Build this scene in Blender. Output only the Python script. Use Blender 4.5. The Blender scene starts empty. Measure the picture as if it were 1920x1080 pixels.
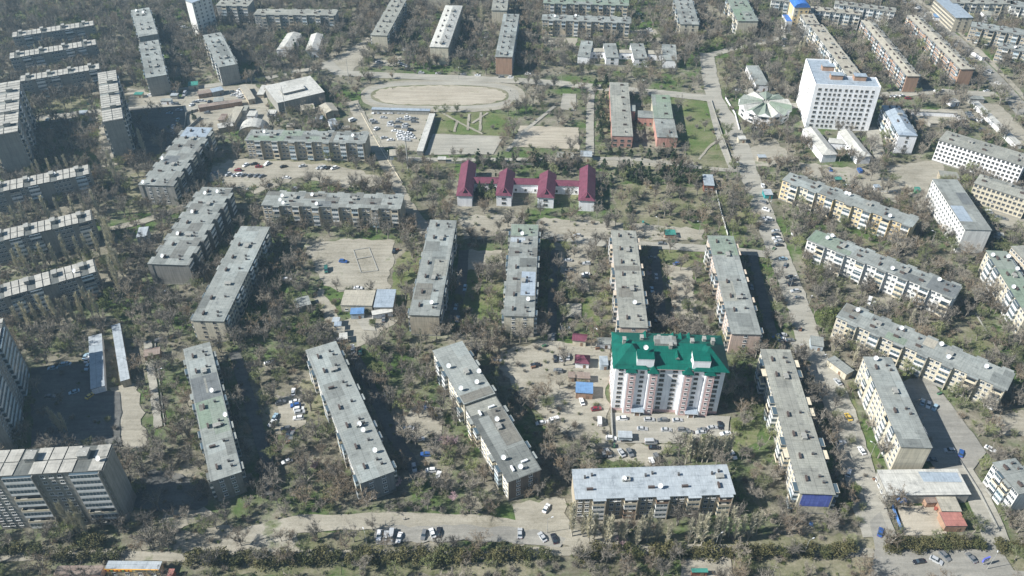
import bpy, bmesh, math, random
import numpy as np
from mathutils import Vector, Matrix, geometry
SC = bpy.context.scene
COL = SC.collection
R0 = random.Random(7)

# ---------------------------------------------------------------- camera, sky, sun, exposure
CAMH, FPX, PITCH, ROLL = 250.0, 1532.0, math.radians(39.25), math.radians(-0.2)
_f = Vector((0, math.cos(PITCH), -math.sin(PITCH))); _r = Vector((1, 0, 0)); _u = _r.cross(_f)
_c, _s = math.cos(ROLL), math.sin(ROLL)
CR, CU, CF = _c*_r+_s*_u, -_s*_r+_c*_u, _f
cam_d = bpy.data.cameras.new('camera'); cam = bpy.data.objects.new('camera', cam_d); COL.objects.link(cam)
cam.matrix_world = Matrix(((CR.x, CU.x, -CF.x, 0), (CR.y, CU.y, -CF.y, 0), (CR.z, CU.z, -CF.z, CAMH), (0, 0, 0, 1)))
cam_d.sensor_width = 36; cam_d.lens = FPX/1920*36; cam_d.clip_start = 1; cam_d.clip_end = 8000
SC.camera = cam
SUN_EL, SUN_AZ = math.radians(38.5), math.radians(11.5)      # shadows fall towards +x, a little towards +y
W = bpy.data.worlds.new("World"); SC.world = W; W.use_nodes = True
nt = W.node_tree; bg = nt.nodes['Background']; sky = nt.nodes.new('ShaderNodeTexSky'); sky.sky_type = 'NISHITA'
sky.sun_disc = False; sky.sun_elevation = SUN_EL; sky.sun_rotation = math.radians(270)-SUN_AZ
sky.air_density = 1.5; sky.dust_density = 0.6; sky.ozone_density = 5.0
nt.links.new(sky.outputs[0], bg.inputs[0]); bg.inputs[1].default_value = 0.05
sl = bpy.data.lights.new('sun', 'SUN'); sl.energy = 5.0; sl.angle = math.radians(0.5); sl.color = (1.0, 0.98, 0.925)
sun = bpy.data.objects.new('sun', sl); COL.objects.link(sun)
sd = Vector((-math.cos(SUN_AZ)*math.cos(SUN_EL), -math.sin(SUN_AZ)*math.cos(SUN_EL), math.sin(SUN_EL)))
sun.rotation_euler = sd.to_track_quat('Z', 'Y').to_euler(); sun.location = sd*600
SC.view_settings.view_transform = 'Standard'; SC.view_settings.look = 'None'
SC.view_settings.exposure = 0.86; SC.view_settings.gamma = 1

def at(x, y, z=0.0):
    d = CF + CR*((x-960)/FPX) - CU*((y-540)/FPX)
    t = (z-CAMH)/d.z
    return Vector((d.x*t, d.y*t, z))
def px(P):
    d = Vector((P[0], P[1], (P[2] if len(P) > 2 else 0)-CAMH)); w = d.dot(CF)
    return 960+FPX*d.dot(CR)/w, 540-FPX*d.dot(CU)/w

# ---------------------------------------------------------------- materials
MATS = {}
def N(nt, t, **k):
    n = nt.nodes.new(t)
    for a, b in k.items():
        if a.startswith('i_'): n.inputs[int(a[2:])].default_value = b
        else: setattr(n, a, b)
    return n
def ramp(nt, fac, stops):
    r = nt.nodes.new('ShaderNodeValToRGB'); e = r.color_ramp.elements
    while len(e) < len(stops): e.new(0.5)
    for q, (p, c) in zip(e, stops): q.position = p; q.color = (*c, 1)
    nt.links.new(fac, r.inputs[0]); return r.outputs[0]
def mix(nt, a, b, fac, mode='MIX'):
    m = nt.nodes.new('ShaderNodeMix'); m.data_type = 'RGBA'; m.blend_type = mode
    for s, v in ((6, a), (7, b), (0, fac)):
        if isinstance(v, tuple): m.inputs[s].default_value = (*v, 1)
        elif isinstance(v, (int, float)): m.inputs[s].default_value = v
        else: nt.links.new(v, m.inputs[s])
    return m.outputs[2]
def base(name, rough=0.85, metal=0.0, spec=0.3):
    m = bpy.data.materials.new(name); m.use_nodes = True; b = m.node_tree.nodes['Principled BSDF']
    b.inputs['Roughness'].default_value = rough; b.inputs['Metallic'].default_value = metal
    b.inputs['Specular IOR Level'].default_value = spec
    return m, m.node_tree, b
def coords(nt, world=False):
    if world: return nt.nodes.new('ShaderNodeNewGeometry').outputs['Position']
    return nt.nodes.new('ShaderNodeTexCoord').outputs['Object']
def noise(nt, v, s, d=4, r=0.55):
    n = N(nt, 'ShaderNodeTexNoise'); n.inputs['Scale'].default_value = s; n.inputs['Detail'].default_value = d; n.inputs['Roughness'].default_value = r
    nt.links.new(v, n.inputs['Vector']); return n.outputs['Fac']
def plain(name, col, rough=0.8, metal=0.0, var=0.25, scale=0.6, spec=0.3):
    if name in MATS: return MATS[name]
    m, nt, b = base(name, rough, metal, spec)
    v = coords(nt)
    f = noise(nt, v, scale, 5)
    c = ramp(nt, f, [(0.3, tuple(x*(1-var) for x in col)), (0.7, tuple(min(1, x*(1+var*.7)) for x in col))])
    nt.links.new(c, b.inputs['Base Color']); MATS[name] = m; return m
def combine(nt, v, ax):        # (u,v) from a vector: ax gives the expression
    s = N(nt, 'ShaderNodeSeparateXYZ'); nt.links.new(v, s.inputs[0]); c = N(nt, 'ShaderNodeCombineXYZ')
    if ax == 'wall':
        a = N(nt, 'ShaderNodeMath', operation='ADD'); nt.links.new(s.outputs[0], a.inputs[0]); nt.links.new(s.outputs[1], a.inputs[1])
        nt.links.new(a.outputs[0], c.inputs[0]); nt.links.new(s.outputs[2], c.inputs[1])
    else:
        nt.links.new(s.outputs[0], c.inputs[0]); nt.links.new(s.outputs[1], c.inputs[1])
    return c.outputs[0]
def brick(nt, v, c1, c2, mortar, bw, bh, ms, off=0.5):
    n = N(nt, 'ShaderNodeTexBrick', offset=off); nt.links.new(v, n.inputs['Vector'])
    n.inputs['Color1'].default_value = (*c1, 1); n.inputs['Color2'].default_value = (*c2, 1); n.inputs['Mortar'].default_value = (*mortar, 1)
    n.inputs['Scale'].default_value = 1; n.inputs['Mortar Size'].default_value = ms; n.inputs['Brick Width'].default_value = bw; n.inputs['Row Height'].default_value = bh
    return n.outputs['Color']
def wallmat(name, col, joint=0.6, bw=3.2, bh=2.8, alt=None, dirt=0.5):
    if name in MATS: return MATS[name]
    m, nt, b = base(name, 0.9, 0, 0.2); v = coords(nt); uv = combine(nt, v, 'wall')
    alt = alt or tuple(x*0.9 for x in col)
    c = brick(nt, uv, col, alt, tuple(x*joint for x in col), bw, bh, 0.05, 0.0)
    mp = N(nt, 'ShaderNodeMapping'); mp.inputs['Scale'].default_value = (1.2, 1.2, 0.12); nt.links.new(v, mp.inputs[0])
    f = noise(nt, mp.outputs[0], 1.0, 5, .65)
    g = ramp(nt, f, [(0.35, (1-dirt*.5,)*3), (0.62, (1.05, 1.05, 1.04))])
    c = mix(nt, c, g, 1.0, 'MULTIPLY')
    nt.links.new(c, b.inputs['Base Color']); MATS[name] = m; return m
def roofmat(name, cols, patch=(9.0, 6.5), seam=0.55, rough=0.85, wav=True, metal=0.0):
    """corrugated sheets in patched fields, laid across the building"""
    if name in MATS: return MATS[name]
    m, nt, b = base(name, rough, metal, 0.25); v = coords(nt)
    oi = N(nt, 'ShaderNodeObjectInfo'); sh = N(nt, 'ShaderNodeVectorMath', operation='MULTIPLY_ADD')
    cb = N(nt, 'ShaderNodeCombineXYZ')
    for k in range(3): nt.links.new(oi.outputs['Random'], cb.inputs[k])
    nt.links.new(cb.outputs[0], sh.inputs[0]); sh.inputs[1].default_value = (137, 71, 0); nt.links.new(v, sh.inputs[2])
    vv = sh.outputs[0]
    # large fields, each with its own tone
    bk = brick(nt, combine(nt, vv, 'xy'), (0, 0, 0), (1, 1, 1), (0.5,)*3, patch[0], patch[1], 0.0, 0.37)
    c = ramp(nt, bk, [(i/(len(cols)-1) if len(cols) > 1 else 0, q) for i, q in enumerate(cols)])
    # sheet rows
    rows = brick(nt, combine(nt, vv, 'xy'), (1.04,)*3, (0.94,)*3, (seam,)*3, 1.1, 1.75, 0.035, 0.0)
    c = mix(nt, c, rows, 0.8, 'MULTIPLY')
    lng = brick(nt, combine(nt, vv, 'xy'), (1.0,)*3, (1.0,)*3, (.35,)*3, 60.0, 4.3, 0.07, 0.0); c = mix(nt, c, lng, 0.5, 'MULTIPLY')
    f = noise(nt, vv, 0.35, 8, .72)
    g = ramp(nt, f, [(0.30, (0.52, 0.53, 0.54)), (0.45, (.93, .93, .93)), (0.55, (1, 1, 1)), (0.72, (1.22, 1.21, 1.18))])
    c = mix(nt, c, g, 1.0, 'MULTIPLY')
    mp = N(nt, 'ShaderNodeMapping'); mp.inputs['Scale'].default_value = (2.5, 0.25, 1); nt.links.new(vv, mp.inputs[0])
    g2 = ramp(nt, noise(nt, mp.outputs[0], 1.0, 4, .6), [(0.3, (0.8, 0.8, 0.8)), (0.7, (1.1, 1.1, 1.1))])
    c = mix(nt, c, g2, 0.8, 'MULTIPLY')
    nt.links.new(c, b.inputs['Base Color']); MATS[name] = m; return m
def glass(name, col=(0.03, 0.045, 0.06)):
    if name in MATS: return MATS[name]
    m, nt, b = base(name, 0.12, 0, 0.6); b.inputs['Base Color'].default_value = (*col, 1); MATS[name] = m; return m
def paint(name, col):
    if name in MATS: return MATS[name]
    m, nt, b = base(name, 0.28, 0.0, 0.5); v = coords(nt)
    c = ramp(nt, noise(nt, v, 1.5, 3), [(0.3, tuple(x*.9 for x in col)), (0.7, col)])
    nt.links.new(c, b.inputs['Base Color']); b.inputs['Coat Weight'].default_value = 0.4; MATS[name] = m; return m
def twigmat(name, col, v=0.35):
    if name in MATS: return MATS[name]
    m, nt, b = base(name, 0.95, 0, 0.1)
    oi = N(nt, 'ShaderNodeObjectInfo')
    c = ramp(nt, oi.outputs['Random'], [(0.0, tuple(x*(1-v) for x in col)), (0.5, col), (1.0, (col[0]*(1+v*1.1), col[1]*(1+v), col[2]*(1+v*.7)))])
    nt.links.new(c, b.inputs['Base Color']); MATS[name] = m; return m
def leafmat(name, c1, c2):
    if name in MATS: return MATS[name]
    m, nt, b = base(name, 0.7, 0, 0.3); v = coords(nt)
    c = ramp(nt, noise(nt, v, 1.3, 3), [(0.35, c1), (0.65, c2)])
    nt.links.new(c, b.inputs['Base Color']); MATS[name] = m; return m
def soil(name, stops, s1=0.05, s2=0.9, green=None, gs=0.022, gt=(0.5, 0.6)):
    if name in MATS: return MATS[name]
    m, nt, b = base(name, 0.95, 0, 0.1); v = coords(nt, True)
    big = noise(nt, v, s1, 6, .62); fine = noise(nt, v, s2, 6, .75)
    a = N(nt, 'ShaderNodeMath', operation='MULTIPLY_ADD'); nt.links.new(fine, a.inputs[0]); a.inputs[1].default_value = 0.55; 
    a2 = N(nt, 'ShaderNodeMath', operation='MULTIPLY'); nt.links.new(big, a2.inputs[0]); a2.inputs[1].default_value = 0.75
    nt.links.new(a2.outputs[0], a.inputs[2])
    c = ramp(nt, a.outputs[0], stops)
    if green:
        gm = noise(nt, v, gs, 7, .68); gc = ramp(nt, fine, [(0.35, green), (0.62, tuple(x*1.55 for x in green))]); gr_ = ramp(nt, gm, [(gt[0], (0, 0, 0)), (gt[1], (1, 1, 1))]); c = mix(nt, c, gc, gr_)
    mp = N(nt, 'ShaderNodeMapping'); mp.inputs['Scale'].default_value = (0.05, 0.55, 1); mp.inputs['Rotation'].default_value = (0, 0, .35); nt.links.new(v, mp.inputs[0])
    c = mix(nt, c, ramp(nt, noise(nt, mp.outputs[0], 1.0, 5, .65), [(0.38, (0.80, 0.80, 0.79)), (0.6, (1.06,)*3)]), .8, 'MULTIPLY')
    g = ramp(nt, noise(nt, v, 3.0, 3, .8), [(0.3, (0.78,)*3), (0.7, (1.12,)*3)])
    c = mix(nt, c, g, 0.9, 'MULTIPLY')
    nt.links.new(c, b.inputs['Base Color']); MATS[name] = m; return m

TAN, TAN2 = (0.36, 0.31, 0.23), (0.43, 0.375, 0.285)
M_ground = soil('scrub_ground', [(0.36, (0.045, 0.06, 0.025)), (0.46, (0.08, 0.09, 0.042)), (0.55, (0.125, 0.118, 0.082)), (0.66, (0.185, 0.17, 0.13)), (0.8, (0.30, 0.275, 0.22))], green=(0.062, 0.095, 0.03), gt=(0.47, 0.58))
M_dirt = soil('dry_dirt', [(0.38, (0.13, 0.12, 0.085)), (0.48, (0.215, 0.195, 0.15)), (0.58, (0.285, 0.263, 0.213)), (0.75, (0.35, 0.325, 0.27))], green=(0.10, 0.115, 0.055), gs=.05, gt=(0.60, 0.70))
M_grey = soil('worn_asphalt', [(0.35, (0.19, 0.185, 0.17)), (0.6, (0.25, 0.24, 0.215)), (0.8, (0.31, 0.295, 0.26))])
M_asph = soil('shade_toned_asphalt', [(0.35, (0.075, 0.075, 0.072)), (0.6, (0.11, 0.11, 0.105)), (0.8, (0.17, 0.165, 0.15))])  # dark asphalt with the shade of the courtyards worked into its tone
M_conc = soil('dusty_concrete', [(0.35, (0.24, 0.23, 0.20)), (0.6, (0.31, 0.295, 0.255)), (0.8, (0.37, 0.35, 0.30))])
M_green = soil('spring_grass', [(0.36, (0.05, 0.09, 0.026)), (0.52, (0.085, 0.135, 0.038)), (0.62, (0.125, 0.15, 0.06)), (0.8, (0.22, 0.20, 0.13))], 0.05)
M_dryg = soil('dry_grass', [(0.38, (0.06, 0.09, 0.03)), (0.5, (0.10, 0.125, 0.052)), (0.6, (0.155, 0.155, 0.09)), (0.8, (0.27, 0.245, 0.18))], 0.06)
M_sand = soil('sand', [(0.38, (0.22, 0.195, 0.15)), (0.5, (0.32, 0.285, 0.225)), (0.62, (0.37, 0.33, 0.265)), (0.8, (0.42, 0.38, 0.31))], 0.04, green=(0.14, 0.14, 0.08), gs=.05, gt=(0.58, 0.72))
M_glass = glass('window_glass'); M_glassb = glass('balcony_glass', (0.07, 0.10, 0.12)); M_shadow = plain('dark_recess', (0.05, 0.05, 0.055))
M_white = plain('white_paint', (0.68, 0.68, 0.67), 0.6, var=0.12); M_cream = plain('cream_paint', (0.60, 0.53, 0.40), 0.7, var=.15)
M_frame = plain('window_frame_paint', (0.55, 0.55, 0.54), 0.6, var=.1); M_fdark = plain('old_frame_paint', (0.30, 0.27, 0.23), .7)
M_blue = plain('blue_paint', (0.12, 0.25, 0.55), 0.5, var=.15); M_brown = plain('brown_boards', (0.24, 0.16, 0.11), .8)
M_pale = plain('pale_blue_paint', (0.45, 0.53, 0.58), .7, var=.15); M_conc2 = plain('bare_concrete', (0.29, 0.285, 0.26), .9, scale=1.5)
M_brickred = wallmat('red_brick', (0.30, 0.13, 0.09), .7, .6, .2); M_rust = plain('rusty_vent', (0.085, 0.065, 0.058), .8)
M_dish = plain('dish_white', (0.66, 0.67, 0.68), 0.4, var=.05); M_steel = plain('steel_pole', (0.42, 0.42, 0.40), .5, .3)
M_edge = plain('dark_roof_edge', (0.10, 0.10, 0.10), .8)
M_tyre = plain('tyre_rubber', (0.02, 0.02, 0.02), .9)
GR = (0.25, 0.262, 0.245)
def g(k, t=(1, 1, 1)): return tuple(GR[i]*k*t[i] for i in range(3))
RM = {
 'grey': roofmat('grey_slate_roof', [g(1.05), g(.82), g(1.22), g(1.0), g(1.3, (.97, 1, 1.02)), g(.62), g(1.12), g(.9)]),
 'warm': roofmat('warm_grey_roof', [g(1.15, (1.05, 1, .93)), g(1.0, (1.05, 1, .94)), g(1.25, (1.05, 1, .93)), g(.85, (1.05, 1, .95)), g(1.1, (1.05, 1, .94))], (8, 6.5)),
 'patch': roofmat('patched_roof', [g(.9), g(1.1), g(.62, (1.05, 1, .98)), g(1.05), g(1.2), g(.75), g(1.0), g(1.1)], (7.5, 6.4)),
 'green': roofmat('mossy_roof', [g(.9, (.82, 1.08, .8)), g(1.0), g(.95, (.85, 1.05, .8)), g(1.05), g(.85, (.8, 1.06, .78)), g(1.0, (.98, 1, .98))], (14, 13)),
 'mix': roofmat('dark_patched_roof', [g(.95), g(.50), g(1.0), g(.62), g(1.1), g(.8)], (12, 12.9)),
 'umber': roofmat('weathered_umber_roof', [g(.72, (1.08, .98, .9)), g(.62, (1.06, .98, .92)), g(.85, (1.05, .98, .92))], (6, 5), .45),
 'tarred2': roofmat('slate_dark_roof', [g(.58, (.98, 1, 1.08)), g(.66, (.98, 1, 1.08)), g(.5)], (8, 13)),
 'tarred': roofmat('tarred_roof', [g(.5), g(.45), g(.7), g(.42), g(.55), g(1.0)], (11, 12.9)),
 'blue': roofmat('blue_grey_metal_roof', [(0.30, 0.35, 0.40), (0.33, 0.38, 0.43), (0.28, 0.33, 0.39)], (14, 30), .7, .5),
 'lblue': roofmat('pale_blue_metal_roof', [(0.35, 0.385, 0.41), (0.39, 0.42, 0.44), (0.32, 0.36, 0.39)], (14, 30), .75, .45),
 'pale': roofmat('pale_metal_roof', [(0.47, 0.46, 0.42), (0.52, 0.51, 0.47), (0.44, 0.43, 0.39)], (12, 10), .7, .6),
 'beige': roofmat('beige_roof', [(0.37, 0.34, 0.28), (0.40, 0.37, 0.30), (0.33, 0.31, 0.26)], (12, 8), .6),
 'maroon': roofmat('maroon_metal_roof', [(0.145, 0.046, 0.07), (0.165, 0.054, 0.08)], (30, 30), .7, .5),
 'emerald': roofmat('emerald_metal_roof', [(0.0, 0.088, 0.066), (0.004, 0.112, 0.082)], (30, 30), .7, .5),
 'red': roofmat('red_tile_roof', [(0.34, 0.15, 0.125), (0.38, 0.17, 0.14)], (30, 30), .7, .7),
 'teal': roofmat('teal_roof', [(0.05, 0.22, 0.18), (0.07, 0.27, 0.22)], (30, 30), .7, .6),
 'brightblue': roofmat('bright_blue_roof', [(0.05, 0.16, 0.48), (0.06, 0.19, 0.55)], (30, 30), .7, .5),
 'bluefab': roofmat('mid_blue_roof', [(0.13, 0.24, 0.42), (0.16, 0.28, 0.46)], (30, 30), .7, .6),
 'brown': roofmat('brown_roof', [(0.22, 0.18, 0.155), (0.27, 0.215, 0.18), (0.18, 0.13, 0.11)], (6, 5), .6),
}
WM = {
 'cream': wallmat('cream_panels', (0.58, 0.53, 0.42)), 'white': wallmat('white_panels', (0.74, 0.73, 0.70), .75), 'grey': wallmat('grey_panels', (0.34, 0.33, 0.30)),
 'pink': wallmat('pinkish_panels', (0.62, 0.48, 0.40), .7), 'tan': wallmat('tan_panels', (0.45, 0.39, 0.30)), 'brick': wallmat('tan_brick', (0.42, 0.27, 0.19), .8, .5, .25),
 'yellow': wallmat('yellow_panels', (0.66, 0.50, 0.26), .7, 9.0, 12, (0.64, 0.60, 0.50)), 'dark': wallmat('dark_pebbledash', (0.24, 0.23, 0.21), .7),
 'darkgrey': wallmat('weathered_concrete', (0.29, 0.28, 0.255), .65), 'plaster': wallmat('white_plaster', (0.84, 0.84, 0.86), .93, 6, 3.2, dirt=.25),
 'rose': wallmat('rose_plaster', (0.66, 0.47, 0.45), .9, dirt=.3), 'schoolpink': wallmat('pink_school_plaster', (0.52, 0.29, 0.24), .9, 4, 3.3),
 'shadedgrey': wallmat('shaded_grey_brick', (0.22, 0.235, 0.25), .8, .6, .3), 'shadedbrick': wallmat('shaded_brown_brick', (0.19, 0.155, 0.13), .8, .6, .3),  # dark brick tones for sunless end walls, shade put into the colour
 'blueish': wallmat('bluish_plaster', (0.46, 0.52, 0.56), .8), 'red': wallmat('red_brick_wall', (0.30, 0.13, 0.09), .8, .5, .25),
}

# ---------------------------------------------------------------- mesh helpers
class MB:
    def __init__(s): s.v = []; s.f = []; s.m = []; s.mats = []
    def mi(s, m):
        if m not in s.mats: s.mats.append(m)
        return s.mats.index(m)
    def poly(s, pts, m):
        i = len(s.v); s.v += [tuple(p) for p in pts]; s.f.append(tuple(range(i, i+len(pts)))); s.m.append(s.mi(m))
    def box(s, x0, y0, z0, x1, y1, z1, m, top=None, skip=''):
        i = len(s.v); s.v += [(x0, y0, z0), (x1, y0, z0), (x1, y1, z0), (x0, y1, z0), (x0, y0, z1), (x1, y0, z1), (x1, y1, z1), (x0, y1, z1)]
        k = s.mi(m); kt = s.mi(top) if top else k
        for nm, q, kk in (('b', (0, 3, 2, 1), k), ('t', (4, 5, 6, 7), kt), ('s', (0, 1, 5, 4), k), ('e', (1, 2, 6, 5), k), ('n', (2, 3, 7, 6), k), ('w', (3, 0, 4, 7), k)):
            if nm in skip: continue
            s.f.append(tuple(i+a for a in q)); s.m.append(kk)
    def tube(s, a, b, r0, r1, m, n=6, cap=False):
        a = Vector(a); b = Vector(b); d = (b-a).normalized(); u = d.orthogonal().normalized(); w = d.cross(u); i = len(s.v)
        for p, r in ((a, r0), (b, r1)):
            for k in range(n):
                t = 2*math.pi*k/n; s.v.append(tuple(p+u*math.cos(t)*r+w*math.sin(t)*r))
        km = s.mi(m)
        for k in range(n): s.f.append((i+k, i+(k+1) % n, i+n+(k+1) % n, i+n+k)); s.m.append(km)
        if cap: s.f.append(tuple(i+n+k for k in range(n))); s.m.append(km)
    def data(s, name):
        me = bpy.data.meshes.new(name); me.from_pydata(s.v, [], s.f)
        for m in s.mats: me.materials.append(m)
        if s.f: me.polygons.foreach_set('material_index', s.m)
        me.update(); return me
    def build(s, name, parent=None, **k): return place(s.data(name), name, parent, **k)
def place(me, name, parent=None, loc=(0, 0, 0), rz=0.0, sc=None, rx=0.0):
    o = bpy.data.objects.new(name, me); COL.objects.link(o); o.location = loc
    if rz or rx: o.rotation_euler = (rx, 0, rz)
    if sc is not None: o.scale = sc
    if parent: o.parent = parent
    return o
def tag(o, label=None, cat=None, group=None, kind=None):
    if label: o['label'] = label
    if cat: o['category'] = cat
    if group: o['group'] = group
    if kind: o['kind'] = kind
    return o
def empty(name, loc=(0, 0, 0), rz=0.0):
    o = bpy.data.objects.new(name, None); COL.objects.link(o); o.location = loc; o.rotation_euler = (0, 0, rz); o.empty_display_size = 1; return o
def copy_tree(o, parent=None):
    c = o.copy(); COL.objects.link(c)
    if parent: c.parent = parent
    for ch in o.children: copy_tree(ch, c)
    return c

# landmarks for labels, footprints for keeping trees and cars clear
LAND = []; FOOT = []; CLEAR = []
def inpoly(P, poly):
    x, y = P[0], P[1]; c = False; j = len(poly)-1
    for i in range(len(poly)):
        xi, yi = poly[i][0], poly[i][1]; xj, yj = poly[j][0], poly[j][1]
        if (yi > y) != (yj > y) and x < (xj-xi)*(y-yi)/(yj-yi)+xi: c = not c
        j = i
    return c
def foot(root, L, Wd, pad=0.0):
    a = root.rotation_euler.z; c, s = math.cos(a), math.sin(a)
    FOOT.append((root.location.x, root.location.y, c, s, L/2, Wd/2))
def frame3(P, Q, Rr, h):
    a, b, r = at(*P, h), at(*Q, h), at(*Rr, h)
    d = (b-a); n = Vector((-d.y, d.x, 0)).normalized(); w = (r-a).dot(n)
    if w < 0: a, b = b, a; d = -d; n = -n; w = -w
    L = d.length; c = (a+b)/2+n*w/2; ang = math.atan2(d.y, d.x)
    return Vector((c.x, c.y, 0)), ang, L, w
def lm(root, short, L=30, Wd=12, h=12):
    LAND.append((root.location.x, root.location.y, root.rotation_euler.z, L/2, Wd/2, short))

# shared parts
_WIN = {}
def win_mesh(w, h, kind=0):
    k = (round(w, 2), round(h, 2), kind)
    if k not in _WIN:
        b = MB(); fm = (M_frame, M_fdark, M_white)[kind]; t = .11
        b.box(-w/2+t, -0.05, t, w/2-t, 0.0, h-t, M_glass, skip='bn')
        for q in ((-w/2, 0, w/2, t), (-w/2, h-t, w/2, h), (-w/2, t, -w/2+t, h-t), (w/2-t, t, w/2, h-t), (-.04, t, .04, h-t)):
            b.box(q[0], -0.10, q[1], q[2], 0.0, q[3], fm, skip='n')
        b.box(-w/2-.1, -0.22, -.06, w/2+.1, 0.0, 0.0, fm, skip='n')
        _WIN[k] = b.data('window')
    return _WIN[k]
_BAL = {}
def bal_mesh(w, d, fh, kind):
    k = (round(w, 2), round(d, 2), round(fh, 2), kind)
    if k not in _BAL:
        b = MB(); e = .02
        col = [M_white, M_cream, M_pale, M_conc2, M_brown, M_white, M_cream][kind]
        b.box(-w/2, -d, 0, w/2, 0, .14, M_conc2)
        b.box(-w/2+e, -d+e, .14, w/2-e, -d+e+.08, 1.15, col); b.box(-w/2+e, -d+.1, .14, -w/2+e+.08, 0, 1.15, col); b.box(w/2-e-.08, -d+.1, .14, w/2-e, 0, 1.15, col)
        if kind in (0, 2, 5, 6):      # glazed in
            b.box(-w/2+.05, -d+.06, 1.15, w/2-.05, -.02, fh-.03, M_glassb, skip='b')
            n = max(2, int(w/1.1))
            for i in range(n+1):
                x = -w/2+.06+(w-.2)*i/n; b.box(x, -d+.02, 1.15, x+.08, -d+.07, fh-.05, M_frame)
            b.box(-w/2+.02, -d+.015, fh-.28, w/2-.02, -d+.06, fh-.02, col)
        else:
            b.box(-w/2+.3, -.06, .2, w/2-.3, -.01, fh-.6, M_glass)
        _BAL[k] = b.data('balcony')
    return _BAL[k]
_SM = {}
def small(kind):
    if kind in _SM: return _SM[kind]
    b = MB()
    if kind == 'dish':
        n = 14
        for j in range(3):
            r0, r1 = .32*j, .32*(j+1)
            for i in range(n):
                a0, a1 = 2*math.pi*i/n, 2*math.pi*(i+1)/n
                def f(r, a):      # a shallow bowl on a short mast, tipped up towards the south-west sky
                    v = Vector((r*math.cos(a), .3*r*r-.1, r*math.sin(a))); v.rotate(Matrix.Rotation(math.radians(38), 3, 'X')); return (v.x, v.y, v.z+1.5)
                b.poly([f(r0, a0), f(r1, a0), f(r1, a1), f(r0, a1)] if j else [f(0, 0), f(r1, a0), f(r1, a1)], M_dish)
        b.tube((0, 0, 0), (0, 0, 1.5), .06, .05, M_steel, 5); b.tube((0, 0, 1.5), (0, .8, 2.1), .03, .03, M_steel, 4)
    elif kind == 'vent': b.box(-.3, -1.1, 0, .3, 1.1, .9, M_rust, M_shadow); b.box(-.38, -1.18, .9, .38, 1.18, 1.0, M_rust)
    elif kind == 'vents': b.box(-.3, -.4, 0, .3, .4, .95, M_rust, M_shadow); b.box(-.38, -.5, .95, .38, .5, 1.04, M_edge)
    elif kind == 'pale_vent': b.box(-.3, -1.2, 0, .3, 1.2, .8, M_white, M_white); b.box(-.4, -1.3, .8, .4, 1.3, .9, M_dish)
    elif kind == 'hatch':
        b.box(-1.3, -.8, 0, 1.3, .8, 1.0, M_conc2, M_edge); b.box(-1.45, -.95, 1.0, 1.45, .95, 1.12, M_conc2); b.box(-.4, -.83, .1, .4, -.8, .85, M_shadow)
    elif kind == 'antenna':
        b.tube((0, 0, 0), (0, 0, 3.2), .03, .02, M_steel, 4)
        for z in (2.4, 2.8, 3.1): b.tube((-.6, 0, z), (.6, 0, z), .02, .02, M_steel, 3)
        b.tube((0, 0, 2.9), (.9, 0, 2.9), .02, .02, M_steel, 3)
    elif kind == 'ac': b.box(-.4, -.35, 0, .4, -.02, .55, M_white); b.box(-.28, -.37, .08, .28, -.352, .47, M_shadow)
    _SM[kind] = b.data(kind); return _SM[kind]
NAMEOF = {'dish': 'satellite_dish', 'vent': 'roof_vent', 'vents': 'roof_vent', 'pale_vent': 'roof_vent', 'hatch': 'roof_hatch', 'antenna': 'roof_antenna', 'ac': 'air_conditioner'}

def put_windows(root, spots, wm, cap=100):
    """spots: (x, y, z, rz, mesh); the first hundred as parts, the rest as one"""
    for (x, y, z, rz, me) in spots[:cap]:
        place(me, 'window', root, (x, y, z), rz)
    rest = spots[cap:]
    if rest:
        V = []; F = []; MI = []; mats = []
        for (x, y, z, rz, me) in rest:
            c, s = math.cos(rz), math.sin(rz); o = len(V)
            V += [(v.co.x*c-v.co.y*s+x, v.co.x*s+v.co.y*c+y, v.co.z+z) for v in me.vertices]
            for p in me.polygons:
                F.append(tuple(o+i for i in p.vertices)); m = me.materials[p.material_index]
                if m not in mats: mats.append(m)
                MI.append(mats.index(m))
        me = bpy.data.meshes.new('window'); me.from_pydata(V, [], F)
        for m in mats: me.materials.append(m)
        me.polygons.foreach_set('material_index', MI); o = place(me, 'window', root); o['kind'] = 'stuff'

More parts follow.
